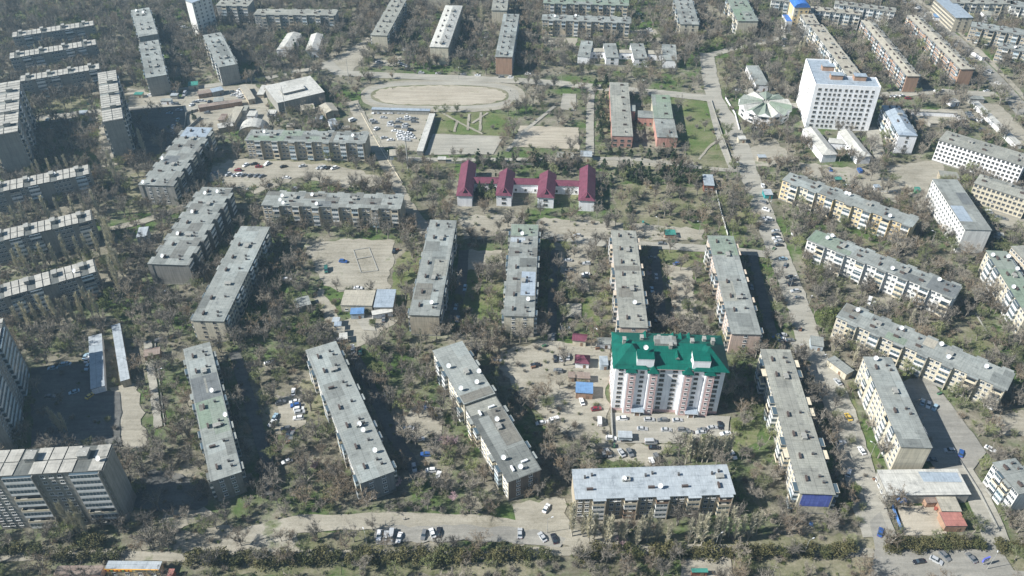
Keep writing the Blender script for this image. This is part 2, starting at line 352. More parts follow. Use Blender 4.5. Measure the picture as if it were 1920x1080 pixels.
def slab(label, short, P, Q, Rr, h=12.5, fl=4, wall='cream', roof='grey', sec=10.6, bw=3.4, bd=1.3, sides='11', gab=(0, 0), vents=1,
         dishes=(), blade=False, bcol=(0, 1, 3, 5, 6, 2), cap=True, seed=None, name='apartment_block', hip=0.0, wk=0, capm=None, gabm=None, ww=1.5, balw=True, cat='apartment block', ovh=.35):
    rnd = random.Random(seed if seed is not None else hash(short) % 9999 if False else sum(map(ord, short)))
    c, ang, L, Wd = frame3(P, Q, Rr, h)
    root = tag(empty(name, c, ang), label, cat, 'apartment blocks' if cat == 'apartment block' else None); foot(root, L, Wd); lm(root, short, L, Wd, h)
    wm = WM[wall]; b = MB(); b.box(-L/2, -Wd/2, 0, L/2, Wd/2, h-.25, wm, skip='bt'); b.build('wall', root)
    b = MB(); b.box(-L/2-.06, -Wd/2-.06, 0, L/2+.06, Wd/2+.06, .9, WM['darkgrey'], skip='b'); b.build('plinth', root)
    if gabm: b = MB(); b.box(0, -Wd/2+.02, .92, .05, Wd/2-.02, h-.3, WM[gabm], skip='w'); b.build('end_wall_shade', root, loc=(L/2, 0, 0))  # plate over the gable, its darker colour stands for the shade there
    o = ovh; rf = MB()
    if hip:
        x, y = L/2+o, Wd/2+o; z0, z1 = h-.2, h-.2+hip; rx = x-min(y*1.0, x*.9)
        A, B, C_, D, E1, E2 = (-x, -y, z0), (x, -y, z0), (x, y, z0), (-x, y, z0), (-rx, 0, z1), (rx, 0, z1)
        for q in ((A, B, E2, E1), (C_, D, E1, E2), (B, C_, E2), (D, A, E1)): rf.poly(q, RM[roof])
        rf.box(-x, -y, z0-.22, x, y, z0-.01, M_edge)
    else:
        rf.box(-L/2-o, -Wd/2-o, h-.25, L/2+o, Wd/2+o, h, M_edge, RM[roof])
    roofo = rf.build('roof', root)
    fh = (h-1.3)/fl; n = max(1, round(L/sec)); s_ = L/n
    spots = []; cw = Vector((0, 0, CAMH))
    order = []
    for side in (0, 1):
        nrm = Vector((0, -1 if side == 0 else 1, 0)); nrm.rotate(Matrix.Rotation(ang, 3, 'Z')); fc = c+nrm*Wd/2
        order.append((-(cw-fc).normalized().dot(nrm), side))
    for _, side in sorted(order):
        sg = -1 if side == 0 else 1; y = sg*Wd/2; rz = 0 if side == 0 else math.pi
        for i in range(n):
            x0 = -L/2+s_*i; mirror = (i % 2 == 1)
            bx = x0+s_*(.72 if not mirror or blade else .28)
            wx = [x0+s_*f for f in ((.14, .36) if not mirror or blade else (.64, .86))]
            if s_ > 13: wx = [x0+s_*f for f in (.07, .2, .33, .92)]
            has = sides[side] != '0'
            if not has: wx = [x0+s_*f for f in (.12, .37, .62, .87)]
            if has:
                bd_ = bd+rnd.uniform(-.1, .15)
                for k in range(fl):
                    if rnd.random() < .06: continue
                    m = bal_mesh(bw, round(bd_, 1), round(fh, 2), rnd.choice(bcol))
                    place(m, 'balcony', root, (bx, y, 1.0+fh*k), rz)
                if cap:
                    q = MB(); ys = sorted((y+sg*.0, y+sg*(bd_+.1)))
                    q.box(bx-bw/2-.05, ys[0], h-.62, bx+bw/2+(.4 if blade else .05), ys[1]+(.12 if sg > 0 else 0), h-.42 if not blade else h-.03, M_edge, capm or (RM['grey'] if not blade else RM[roof])); q.build('balcony_roof', root)
                if blade:
                    q = MB(); ys = sorted((y, y+sg*(bd+.15)))
                    q.box(bx+bw/2+.06, ys[0], 0, bx+bw/2+.34, ys[1], h-.3, wm); q.build('party_wall', root)
            for k in range(fl):
                for w_ in wx: spots.append((w_, y, 1.9+fh*k, rz, win_mesh(ww, 1.45, wk)))
            if rnd.random() < .55:
                k = rnd.randrange(fl); place(small('ac'), 'air_conditioner', root, (wx[0]+1.3, y, 1.4+fh*k), rz)
    for gi, gx, rz in ((0, -L/2, -math.pi/2), (1, L/2+(.05 if gabm else 0), math.pi/2)):
        for j in range(gab[gi]):
            yy = (j-(gab[gi]-1)/2)*Wd/(gab[gi]+.6)
            for k in range(fl): spots.append((gx, yy, 1.9+fh*k, rz, win_mesh(ww, 1.45, wk)))
    put_windows(root, spots, wm)
    zt = h if not hip else h
    if vents:
        for i in range(n):
            x0 = -L/2+s_*(i+.5)+rnd.uniform(-1, 1)
            zz = lambda yy: zt if not hip else h-.3+hip*(1-abs(yy)/(Wd/2+o))
            if (vents == 1 or i % vents == 0) and rnd.random() < .85:
                kd = 'pale_vent' if vents == 3 else 'vent'
                yy = -Wd*.22; v = place(small(kd), 'roof_vent', roofo, (x0, yy, zz(yy)), math.pi/2 if rnd.random() < .9 else 0)
                yy = Wd*.2; place(small('vents' if kd == 'vent' else kd), 'roof_vent', roofo, (x0-1.2, yy, zz(yy)), 0); 
                if i % 2 == 0: yy = Wd*.27; place(small('vents'), 'roof_vent', roofo, (x0+1.4, yy, zz(yy)), 0)
            if i % 3 == 1: place(small('hatch'), 'roof_hatch', roofo, (x0+1.2, Wd*.08, zz(Wd*.08)), rnd.choice((0, math.pi/2)))
            if rnd.random() < .5: place(small('antenna'), 'roof_antenna', roofo, (x0+rnd.uniform(-4, 4), rnd.uniform(-.3, .3)*Wd, h-.05), rnd.uniform(0, 3))
    for dp in dishes:          # dishes by their place in the photograph, standing on this roof
        w3 = at(dp[0], dp[1], h+1.2)-c; ca, sa = math.cos(-ang), math.sin(-ang); lx, ly = w3.x*ca-w3.y*sa, w3.x*sa+w3.y*ca
        if abs(lx) < L/2+3 and abs(ly) < Wd/2+3:
            place(small('dish'), 'satellite_dish', roofo, (max(-L/2+.5, min(L/2-.5, lx)), max(-Wd/2+.5, min(Wd/2-.5, ly)), h-.02), math.radians(dp[2] if len(dp) > 2 else 160)-ang)
    return root, L, Wd

def house(label, short, P, Q, Rr, h, wall='plaster', roof='maroon', rise=2.0, kind='gable', wins=((), ()), name='house', cat='house', ov=.35, along='x', group=None, pad=True, mark=True, door=True, wk=2, parapet=0):
    c, ang, L, Wd = frame3(P, Q, Rr, h)
    root = tag(empty(name, c, ang), label, cat, group); foot(root, L, Wd)
    if mark: lm(root, short, L, Wd, h)
    wm = WM[wall] if isinstance(wall, str) else wall
    b = MB(); L_, W_ = L-2*ov, Wd-2*ov; b.box(-L_/2, -W_/2, 0, L_/2, W_/2, h-.02, wm, skip='b')
    rm = RM[roof]; r = MB(); x, y, z0, z1 = L/2, Wd/2, h, h+rise
    if along == 'y': pass
    if kind == 'flat':
        r.box(-x, -y, h, x, y, h+.25, M_edge if not parapet else wm, rm)
    elif kind == 'shed':
        r.poly([(-x, -y, z0), (x, -y, z0), (x, y, z1), (-x, y, z1)], rm); r.poly([(-x, y, z1), (x, y, z1), (x, y, z0), (-x, y, z0)], wm)
        r.poly([(x, -y, z0), (x, y, z0), (x, y, z1)], wm); r.poly([(-x, y, z0), (-x, -y, z0), (-x, y, z1)], wm)
    else:
        if along == 'x':
            e = 0 if kind == 'gable' else min(y, x*.95)
            A, B, C_, D, E1, E2 = (-x, -y, z0), (x, -y, z0), (x, y, z0), (-x, y, z0), (-x+e, 0, z1), (x-e, 0, z1)
            r.poly((A, B, E2, E1), rm); r.poly((C_, D, E1, E2), rm)
            m2 = rm if kind == 'hip' else wm; r.poly((B, C_, E2), m2); r.poly((D, A, E1), m2)
        else:
            e = 0 if kind == 'gable' else min(x, y*.95)
            A, B, C_, D, E1, E2 = (-x, -y, z0), (x, -y, z0), (x, y, z0), (-x, y, z0), (0, -y+e, z1), (0, y-e, z1)
            r.poly((B, C_, E2, E1), rm); r.poly((D, A, E1, E2), rm)
            m2 = rm if kind == 'hip' else wm; r.poly((A, B, E1), m2); r.poly((C_, D, E2), m2)
        r.box(-x, -y, z0-.18, x, y, z0-.01, M_edge)
    b.build('wall', root); ro = r.build('roof', root)
    spots = []
    for side, n, rows in wins if wins and len(wins[0]) else ():
        rz = {'s': 0, 'n': math.pi, 'w': -math.pi/2, 'e': math.pi/2}[side]; ln = L_ if side in 'sn' else W_
        for kf in range(rows):
            for j in range(n):
                t = (j+.5)/n*ln-ln/2; z = 1.0+kf*3.0
                X, Y = {'s': (t, -W_/2), 'n': (t, W_/2), 'w': (-L_/2, t), 'e': (L_/2, t)}[side]
                spots.append((X, Y, z, rz, win_mesh(min(1.5, ln/n*.6), 1.4 if h > 3 else 1.0, wk)))
    put_windows(root, spots, wm)
    if door:
        q = MB(); q.box(-.55, -.09, .1, .55, 0, 2.15, M_brown, skip='n'); q.build('door', root, loc=(L_*.18, -W_/2, 0))
    return root, L, Wd, ro

def sheets(root, L, Wd, h, lst):
    """fields of other roofing laid over the roof: (start, end along, from, to across, material)"""
    ro = [q for q in bpy.data.objects if q.parent == root and q.name.split('.')[0] == 'roof'][0]
    for i, (a, b_, u, v, m) in enumerate(lst):
        q = MB(); q.box(-L/2+L*a, -Wd/2+Wd*u, h+.001, -L/2+L*b_, -Wd/2+Wd*v, h+.04+.006*i, M_edge, RM[m], 'b'); q.build('roof_sheet', ro)
M_peach = plain('peach_cap_paint', (0.55, 0.46, 0.36), .8, var=.2)

# ---------------------------------------------------------------- the apartment blocks
# centre rows
_b = slab('long grey-roofed block, first of the four parallel blocks behind the park row', 'block by the grass strip', (807.5, 412.5), (767.5, 589.5), (855, 414.5), 12.5, 4, 'tan', 'grey', bd=.9, dishes=[(809, 567)], gab=(0, 0), seed=1)
sheets(*_b, 12.5, [(.25, .36, .02, .55, 'mix'), (.70, .86, .02, .6, 'umber'), (.45, .62, .5, .98, 'warm')])
_b = slab('long block with one pale roof strip, second of the four parallel blocks', 'block with pale roof strip', (960, 420.5), (945, 591), (1008.7, 421), 12.5, 4, 'cream', 'patch', dishes=[(979, 438), (990, 561)], gab=(0, 2), seed=2)
sheets(*_b, 12.5, [(0, .14, 0, 1, 'green'), (.16, .215, 0, .55, 'lblue'), (.40, .5, .4, 1, 'tarred'), (.55, .8, .5, 1, 'blue')])
_b = slab('grey-roofed block with pinkish balconies, just behind the emerald-roofed tower', 'block behind the emerald tower', (1147, 432), (1163, 612.5), (1191, 432.5), 12.5, 4, 'pink', 'warm', bd=1.5, dishes=[(1190, 567)], capm=M_peach, gab=(0, 1), seed=3)
sheets(*_b, 12.5, [(.40, .45, 0, 1, 'umber'), (.63, .72, .05, .6, 'umber')])
_b = slab('pinkish block with mossy far roof end, last of the four parallel blocks', 'block with mossy roof end', (1327.5, 442), (1372.5, 625), (1374, 442.5), 12.5, 4, 'pink', 'grey', bd=1.5, capm=M_peach, gab=(0, 1), seed=4)
sheets(*_b, 12.5, [(0, .22, 0, 1, 'green'), (.5, .7, 0, .5, 'warm')])
# lower centre rows
_b = slab('block with the dark patch and long mossy field on its roof', 'block with mossy middle roof', (345, 655), (396, 902), (392, 641), 12, 4, 'dark', 'grey', dishes=[(397, 732), (427, 776)], gab=(0, 2), seed=5, wk=2)
sheets(*_b, 12, [(.26, .45, 0, 1, 'tarred2'), (.45, .76, 0, 1, 'green'), (.47, .52, .1, .3, 'umber'), (.28, .4, .48, .56, 'warm')])
slab('grey slate block with shade-toned bluish end wall beside the parked white cars', 'block beside the courtyard cars', (574, 657), (675, 905.5), (629, 641), 12, 4, 'cream', 'grey', dishes=[(674, 795), (681, 806), (703, 844)], gab=(0, 2), gabm='shadedgrey', seed=6, wk=2)
_b = slab('farther half of the stepped pair, white vents and four dishes on slate', 'farther half of stepped pair', (812.5, 657.5), (870.5, 757), (866, 641), 12.6, 4, 'cream', 'grey', vents=3, bd=1.5, dishes=[(841, 686), (898, 696), (894, 716), (864, 728)], seed=7, wk=2)
sheets(*_b, 12.6, [(.86, .995, 0, 1, 'umber')])
_b = slab('nearer half of the stepped pair with a dark tarred roof', 'nearer half of stepped pair', (873, 763), (953, 903), (930, 745), 11.6, 4, 'cream', 'tarred', vents=3, bd=1.5, dishes=[(932, 786), (944, 858), (976, 875)], gab=(0, 2), gabm='shadedbrick', seed=77, wk=2)
sheets(*_b, 11.6, [(0, .14, 0, 1, 'warm'), (.14, .62, .5, 1, 'umber'), (.66, 1, .35, 1, 'mix')])
slab('pale blue-grey roofed block standing broadside behind the row of pale poplars', 'pale blue-roofed front block', (1080, 935), (1377.5, 925.5), (1072.5, 881), 12, 4, 'tan', 'lblue', bw=4.2, dishes=[(1170, 897), (1238, 911)], seed=8, sides='10', cap=True, bcol=(0, 0, 1, 4, 6), blade=True)
root, L, Wd = slab('cream block with a blue mosaic panel on its near end wall', 'block with blue mosaic', (1427, 655), (1501, 924), (1480, 655), 12, 4, 'cream', 'warm', bd=2.0, bw=4.0, capm=M_cream, gab=(0, 0), seed=9)
b = MB(); b.box(0, -Wd/2+1.0, 4.6, .09, Wd/2-.6, 11.3, wallmat('blue_mosaic', (0.10, 0.13, 0.42), .8, 1.6, 1.5, (0.13, 0.17, 0.48), dirt=.5), skip='w'); b.build('mosaic_panel', root, loc=(L/2+.002, 0, 0))
slab('tall flat-roofed cream block in front of the small shop, shading the asphalt', 'tall cream shop-side block', (1619, 669), (1690, 837.5), (1670, 669), 15, 5, 'cream', 'grey', sec=11, bw=3.6, bd=.7, dishes=[(1642, 672)], vents=2, bcol=(0, 0, 5, 1), seed=10, cap=False, gab=(0, 0), ovh=.2)
# right hand side rows
slab('yellow and cream block, farthest of the three slanting blocks', 'yellow slanting block', (1467.5, 337), (1710, 425), (1482.5, 324), 12.5, 4, 'yellow', 'grey', blade=True, bw=4.0, bd=1.5, dishes=[(1592, 364), (1586, 362), (1668, 405)], seed=11, bcol=(0, 5, 0, 1))
_b = slab('white-walled block with mossy roof corner, middle of the three slanting blocks', 'middle slanting block', (1514, 449), (1789, 559), (1530, 431), 12.5, 4, 'white', 'grey', blade=True, bw=4.0, bd=1.5, dishes=[(1560, 442), (1551, 446), (1673, 503), (1761, 524)], seed=12, bcol=(0, 5, 0, 1, 6))
sheets(*_b, 12.5, [(0, .2, 0, 1, 'green'), (.2, .3, 0, .4, 'green'), (.82, 1, 0, 1, 'tarred2'), (.66, .78, 0, .5, 'tarred2')])
_b = slab('long cream block with dark slate roof, nearest of the three slanting blocks', 'nearest slanting block', (1569, 594), (1887.5, 731), (1586, 568), 12.5, 4, 'cream', 'grey', blade=True, bw=4.0, bd=1.5, dishes=[(1608, 581), (1690, 615), (1765, 645), (1778, 669), (1849, 687)], seed=13, bcol=(0, 1, 5, 3, 6))
sheets(*_b, 12.5, [(.5, .57, .5, 1, 'beige'), (.3, .42, 0, .4, 'green'), (.0, .1, .5, 1, 'umber')])
_b = slab('tall pale block seen end-on behind the three slanting blocks', 'tall pale end-on block', (1749, 335.5), (1810, 430), (1795, 337.5), 15, 5, 'white', 'patch', sec=12, bd=.5, sides='00', vents=0, seed=14, gab=(0, 0), ovh=.2)
sheets(*_b, 15, [(.28, .52, .55, .98, 'tarred2'), (.55, .85, 0, .5, 'blue')])
slab('long whitewashed block with five rows of windows, upper edge of town', 'long whitewashed block', (1761, 262.5), (1920, 311), (1775, 245), 14, 5, 'plaster', 'warm', sec=9, sides='00', vents=2, seed=15, wk=1)
slab('cream block with pale hipped roof below the long whitewashed block', 'hipped cream block', (1827.5, 342.5), (1930, 375.5), (1837, 325.5), 12.5, 4, 'cream', 'warm', sec=9, sides='00', vents=2, seed=16, hip=1.5, wk=1)
slab('big cream block with large dishes at the edge, side facing the gardens', 'big cream edge block', (1850, 470), (1925, 590), (1885, 469), 13, 4, 'cream', 'green', sec=12, bw=5, bd=1.2, dishes=[(1861, 478), (1890, 481), (1907, 504), (1900, 538)], seed=17, bcol=(0, 5, 0))
slab('ochre block cut by the edge beyond the big cream one', 'ochre edge block', (1897, 462), (1935, 502), (1935, 425), 12.5, 4, 'tan', 'warm', sec=11, sides='00', seed=171)
slab('white ribbed block at the edge beyond the shop yard wall', 'white ribbed edge block', (1863, 868), (1911, 925), (1905, 862), 12, 4, 'white', 'grey', sec=8, bd=1.6, seed=18)
# left of centre
_b = slab('block with green-streaked roof beside the car park lane', 'green-streaked broadside block', (459.5, 262.5), (684, 268), (465, 243), 12.5, 4, 'tan', 'grey', blade=True, bw=3.4, bd=1.5, sec=10.0, dishes=[(495, 247), (661, 254)], seed=19, bcol=(0, 5, 1, 2, 3))
sheets(*_b, 12.5, [(.02, .32, .0, .45, 'green'), (.18, .45, .5, 1, 'green'), (.52, .66, 0, .5, 'green'), (.70, .73, 0, 1, 'umber')])
_b = slab('grey roofed broadside block with four dishes, in front of the dirt car park', 'broadside block by car lot', (490.5, 384), (750, 391), (498.5, 359), 12.5, 4, 'tan', 'patch', blade=True, bw=3.4, bd=1.5, sec=10.0, dishes=[(529, 367), (525, 375), (530, 382), (585, 365), (593, 383)], seed=20, bcol=(0, 5, 1, 2, 3))
sheets(*_b, 12.5, [(.28, .44, .55, .95, 'umber'), (.40, .5, .0, .4, 'tarred2')])
_b = slab('stepped slanting block beside the shaded yard, farther of the pair', 'farther stepped block', (351, 238), (266, 346), (396, 243), 13, 5, 'darkgrey', 'patch', bd=1.9, bw=5.2, sec=10, blade=True, dishes=[(304, 297), (266, 344)], seed=21, gab=(0, 3))
sheets(*_b, 13, [(.52, .64, .08, .6, 'tarred2'), (0, .18, 0, 1, 'blue')])
slab('stepped slanting block with three leaning dishes, nearer of the pair', 'nearer stepped block', (380, 351), (284, 494), (437, 350), 12.5, 4, 'dark', 'patch', bd=1.9, bw=5.2, sec=10, blade=True, dishes=[(384, 362), (407, 359), (360, 397), (333, 438), (304, 480)], seed=22)
slab('long slate block with a pale yellow end wall, slanting towards the centre', 'slate block with yellow end', (452.5, 424.5), (359, 600), (505, 425), 12.5, 4, 'cream', 'grey', bd=1.2, seed=23, gab=(0, 2), wk=1)
slab('end-on block with white dishes beside the four dark rows', 'farther upper end-on block', (246, 19), (260, 69), (279, 14), 14, 5, 'grey', 'grey', bd=1.0, seed=24, dishes=[(268, 23), (255, 20)])
slab('end-on block with shaded near wall, standing before its twin', 'nearer upper end-on block', (261, 80), (274, 146), (296, 75), 14, 5, 'grey', 'grey', bd=1.0, seed=25)
slab('end-on grey block at the foot of the pale tower', 'block below the pale tower', (381, 66), (410, 126), (412.5, 59), 14, 5, 'grey', 'grey', bd=1.0, seed=26)
# ribbed roof rows on the left
def row(label, short, P, Q, Rr, sd, h=14, **k):
    root, L, Wd = slab(label, short, P, Q, Rr, h, 5, 'darkgrey', 'tarred', sec=15, bw=5.2, bd=1.1, vents=0, seed=sd, bcol=(0, 5, 2, 3), cap=False, **k)
    rib(root, L, Wd, h)
def rib(root, L, Wd, h, st0=3.1, heads=(.1, .36, .62, .88), light=(0.40, 0.385, 0.345), hw=1.0):
    roofo = [q for q in root.children if q.name.startswith('roof') and not q.name.startswith('roof_')][0]
    pm = roofmat('pale_roof_slabs', [light, tuple(x*.9 for x in light), tuple(x*1.1 for x in light), tuple(x*.82 for x in light)], (3.1, 7), .9)
    b = MB(); n = int(L/st0); st = L/n
    for i in range(n):
        if any(abs((i+.5)/n-q) < .5/n for q in heads): continue
        for s in (-1, 1):
            y0, y1 = sorted((s*.18, s*(Wd/2+.3))); x0 = -L/2+i*st
            b.box(x0+.2, y0, h, x0+st-.2, y1, h+.28, M_edge, pm)
    b.build('roof_slabs', roofo)  # pale ribbed roof slabs, separate pieces held in one mesh
    for q in heads:
        m = MB(); m.box(-hw, -1.7, 0, hw, 1.7, 2.0, WM['darkgrey'], M_conc2); m.box(-hw-.2, -1.9, 2.0, hw+.2, 1.9, 2.15, M_conc2)
        m.build('lift_housing', roofo, loc=(-L/2+L*q, Wd*.12, h))
row('dark block with ribbed roof, farthest of the six left-hand rows', 'farthest ribbed row', (23, 70), (176, 47.5), (21, 62), 27)
row('dark block with ribbed roof, second farthest of the six rows', 'second ribbed row', (18.5, 110), (181, 83.5), (15, 101), 28)
row('dark ribbed-roof block running into the tall end-on tower block', 'third ribbed row', (38, 153), (187, 129), (36, 143.5), 29)
row('dark ribbed-roof block with poplars in front, fourth row towards the viewer', 'fourth ribbed row', (-20, 364), (167.5, 326), (-22, 347), 30, dishes=[(53, 337), (102, 326), (141, 317)])
row('dark ribbed-roof block, fifth row, with one dish leaning by its housing', 'fifth ribbed row', (-20, 457), (172.5, 412.5), (-22, 438), 31, dishes=[(50, 422)])
row('dark ribbed-roof block, nearest of the six rows, above the long blue roofs', 'nearest ribbed row', (-22, 566), (180.5, 509.5), (-25, 542), 32, dishes=[(139, 508)])
# nine-storey panel blocks
R9 = dict(vents=0, cap=False, bcol=(0, 5, 5, 3, 1), bd=1.2, wall='darkgrey')
root, L, Wd = slab('nine-storey grey block with white balcony stacks, nearest tower on the left', 'nearest nine-storey block', (-60, 895.5), (192, 881), (-42, 849), 29.5, 9, roof='tarred', sec=23, bw=9.5, seed=33, blade=True, cat='apartment tower', dishes=[(59, 850), (159, 852), (184, 860)], **R9)
rib(root, L, Wd, 29.5, 4.6, (.42, .82), (0.42, 0.41, 0.37), 1.6)
root, L, Wd = slab('nine-storey end-on block with blank dark near wall, beside the shaded yard', 'nine-storey block by shaded yard', (184, 137), (194, 229), (216, 130), 28.5, 9, roof='tarred', sec=14, bw=4, seed=34, cat='apartment tower', **R9)
rib(root, L, Wd, 28.5, 2.9, (.25, .5, .76), (0.43, 0.41, 0.36), 1.3)
root, L, Wd = slab('nine-storey end-on block at the frame edge with pebbledash side', 'nine-storey edge block', (-9, 158), (-19, 256), (37, 150), 28.5, 9, roof='tarred', sec=14, bw=4, seed=35, cat='apartment tower', **R9)
rib(root, L, Wd, 28.5, 3.6, (.2, .42, .64, .86), (0.44, 0.42, 0.37), 1.3)
a_, b_ = at(54, 690), at(32, 848); n_ = Vector(((b_-a_).y, -(b_-a_).x, 0)).normalized()*13
pp = [px((q.x, q.y, 28.5)) for q in (a_, b_, a_+n_)]
root, L, Wd = slab('nine-storey block in deep shade with glazed balconies, cut by the edge', 'shaded nine-storey block', pp[0], pp[1], pp[2], 28.5, 9, roof='tarred', sec=14, bw=6.5, seed=36, cat='apartment tower', **{**R9, 'bcol': (2, 0, 2)})
rib(root, L, Wd, 28.5)
a_, b_ = at(376, 70), at(410, 57); d_ = (b_-a_); n_ = Vector((-d_.y, d_.x, 0)).normalized()*8
pp = [px((q.x, q.y, 27)) for q in (a_, b_, a_+n_)]
slab('pale narrow nine-storey tower cut by the top of the picture', 'pale tower at the top', pp[0], pp[1], pp[2], 27, 9, 'white', 'blue', sides='00', vents=0, seed=37, sec=12, cat='apartment tower')
# top rows
slab('long low-looking block across the top, overgrown with bare trees in front', 'overgrown top block', (476, 27), (628, 28.5), (476, 17), 14, 5, 'grey', 'warm', blade=True, bd=1.3, sec=10, seed=38)
slab('short block beside the pale tower, cut by the top', 'short top block', (405, 10), (465, 11), (406, -2), 14, 5, 'grey', 'warm', blade=True, sec=10, seed=39)
slab('end-on block with awning at its foot, left of the hipped-roof block', 'end-on block with awning', (696, 65.5), (735, -2), (725, 67), 13, 5, 'cream', 'warm', bd=.9, sec=10, seed=40, gab=(2, 0), wk=1)
slab('end-on block with pale two-tone hipped roof by the stadium road', 'hipped end-on block', (806, 87), (836, 9.5), (840, 88), 14, 5, 'cream', 'pale', hip=1.6, sides='00', sec=10, seed=41, gab=(2, 0), wk=1)
slab('end-on block with orange brick near wall by the stadium road', 'brick end-on block', (929, 106), (945, 26), (960, 107), 14, 5, 'brick', 'grey', sides='00', sec=10, seed=42, gab=(2, 0), wk=0)
slab('small end-on block beyond the brick-ended one', 'block beyond the brick end', (922, 19), (927, -12), (950, 20), 14, 5, 'cream', 'warm', sides='00', seed=43, gab=(2, 0), wk=1)
slab('block whose windowed near wall touches the top edge, above the hipped block', 'windowed block at top edge', (800, -16), (806, -50), (843, -16), 15, 5, 'cream', 'warm', sides='00', seed=44, gab=(3, 0), wk=1)
slab('broadside block with green-tinted roof touching the top edge', 'upper broadside block', (1019, 5.5), (1179, 10), (1020, -4), 12.5, 4, 'tan', 'green', blade=True, bw=3.2, bd=1.5, sec=9.5, seed=45)
slab('broadside grey-roofed block with deep balcony recesses above the white nursery', 'lower broadside block', (1016, 37), (1183, 43), (1017, 27), 12.5, 4, 'tan', 'grey', blade=True, bw=3.2, bd=1.5, sec=9.5, seed=46, dishes=[(1079, 29), (1040, 30)])
slab('end-on block with windowed near wall and cream side balconies, top centre', 'cream end-on block', (1264, -4), (1276, 45), (1296, -4), 12.5, 4, 'cream', 'patch', bd=1.2, sec=9, seed=47, gab=(0, 2), wk=1)
slab('end-on block with blank near wall and mossy roof, top', 'blank end-on block', (1362, -6), (1384, 39), (1397, -6), 12.5, 4, 'cream', 'green', bd=1.2, sec=9, seed=48)
root, L, Wd = slab('long block behind the white tower, pink-tinged roof edge', 'slanting block behind white tower', (1518, 46), (1590, 142), (1541, 45), 13, 4, 'white', 'beige', bd=1.1, bw=3, sec=8, seed=49)
slab('short higher section joined to the long block behind the white tower', 'short section by blue dome', (1499, 20), (1512, 44.5), (1521, 19), 14, 5, 'white', 'beige', bd=.8, sec=8, seed=50)
_b = slab('long orange-walled block with a blue far roof section', 'orange block with blue roof', (1615, 37), (1701, 142), (1634, 35), 12.5, 4, 'brick', 'beige', bd=1.0, bw=2.6, sec=7.5, seed=51, hip=1.2)

slab('long orange-walled block beside the avenue, brick near wall', 'orange block by the avenue', (1701, 28), (1802, 129), (1722, 27), 12.5, 4, 'brick', 'beige', bd=1.0, bw=2.6, sec=7.5, seed=52, hip=1.2)
slab('thin white broadside block beyond the orange-walled pair', 'white block beyond orange pair', (1521, 18), (1614, 27.5), (1522, 12), 12.5, 4, 'white', 'beige', blade=True, bw=3, bd=1.4, sec=8, seed=53)
slab('farther white broadside block reaching towards the avenue', 'farther white broadside block', (1565, 7), (1679, 22), (1568, 1), 12.5, 4, 'white', 'warm', blade=True, bw=3, bd=1.4, sec=8, seed=54)
slab('cream block cut by the top near the blue dome', 'cream block by blue dome', (1447, 0), (1480, 3), (1447, -8), 12.5, 4, 'white', 'warm', blade=True, bw=3, bd=1.4, sec=8, seed=55)
slab('block with plain blue-grey roof across the avenue', 'blue-grey block across avenue', (1752, -3), (1792, 33), (1783, -3), 12, 4, 'cream', 'blue', sides='00', sec=8, seed=56, gab=(0, 2), wk=1, vents=0)
slab('cream broadside block touching the top right of the view', 'cream block at top corner', (1787, 5), (1905, 7.5), (1789, -3), 12.5, 4, 'cream', 'warm', blade=True, bw=3.2, bd=1.4, sec=9, seed=57)
slab('block end with white near wall at the top corner', 'white-ended corner block', (1896, 10), (1935, 15), (1901, 2), 12.5, 4, 'white', 'grey', blade=True, bw=3.2, bd=1.4, sec=9, seed=58)
slab('ochre-walled broadside block across the avenue, farther one', 'farther ochre block', (1821, 49.5), (1935, 68), (1826, 41), 12.5, 4, 'tan', 'grey', blade=True, bw=3.6, bd=1.6, sec=8.5, seed=59)
slab('ochre-walled broadside block across the avenue, nearer one', 'nearer ochre block', (1872, 86), (1935, 99), (1876, 79.5), 12.5, 4, 'tan', 'grey', blade=True, bw=3.6, bd=1.6, sec=8.5, seed=60, dishes=[(1902, 90)])
slab('block with hipped blue-grey roof just beyond the white tower', 'blue-roofed hipped block', (1654, 197), (1686, 252.5), (1686, 197.5), 13, 4, 'plaster', 'blue', hip=2.0, bd=1.0, bw=4, sec=9, seed=61, gab=(0, 1), wk=1, vents=2)
slab('tall block end cut off at the top beside the avenue', 'cut-off block by avenue', (1627, -22), (1660, -20), (1630, -50), 14, 5, 'tan', 'warm', sides='00', seed=62)

# ---------------------------------------------------------------- white nine-storey tower with an L plan
c, ang, L, Wd = frame3((1529, 159), (1652, 165), (1638, 146.5), 29.4)
root = tag(empty('office_tower', c, ang), 'white nine-storey tower with rows of dark windows and brick roof huts', 'tower block'); foot(root, L, Wd); lm(root, 'white tower', L, Wd)
wl = (at(1501, 111, 29.4)-at(1529, 159, 29.4)).length; wgw = 15.0
b = MB(); b.box(-L/2, -Wd/2, 0, L/2, Wd/2, 29.4, WM['plaster'], RM['blue'], 'b'); b.box(-L/2, Wd/2, 0, -L/2+wgw, -Wd/2+wl, 29.4, WM['plaster'], RM['blue'], 'bs')
b.build('wall', root)
b = MB(); t = .35
for q in ((-L/2, -Wd/2, L/2, -Wd/2+t), (L/2-t, -Wd/2+t, L/2, Wd/2), (-L/2, -Wd/2+t, -L/2+t, -Wd/2+wl-t), (-L/2+wgw, Wd/2-t, L/2-t, Wd/2), (-L/2+wgw-t, Wd/2, -L/2+wgw, -Wd/2+wl-t), (-L/2, -Wd/2+wl-t, -L/2+wgw, -Wd/2+wl)):
    b.box(q[0], q[1], 29.402, q[2], q[3], 30.0, WM['plaster'])
b.build('parapet', root)
spots = []
fx = [.085, .18, .255, .325, .395, .49, .565, .65, .725, .805, .90]
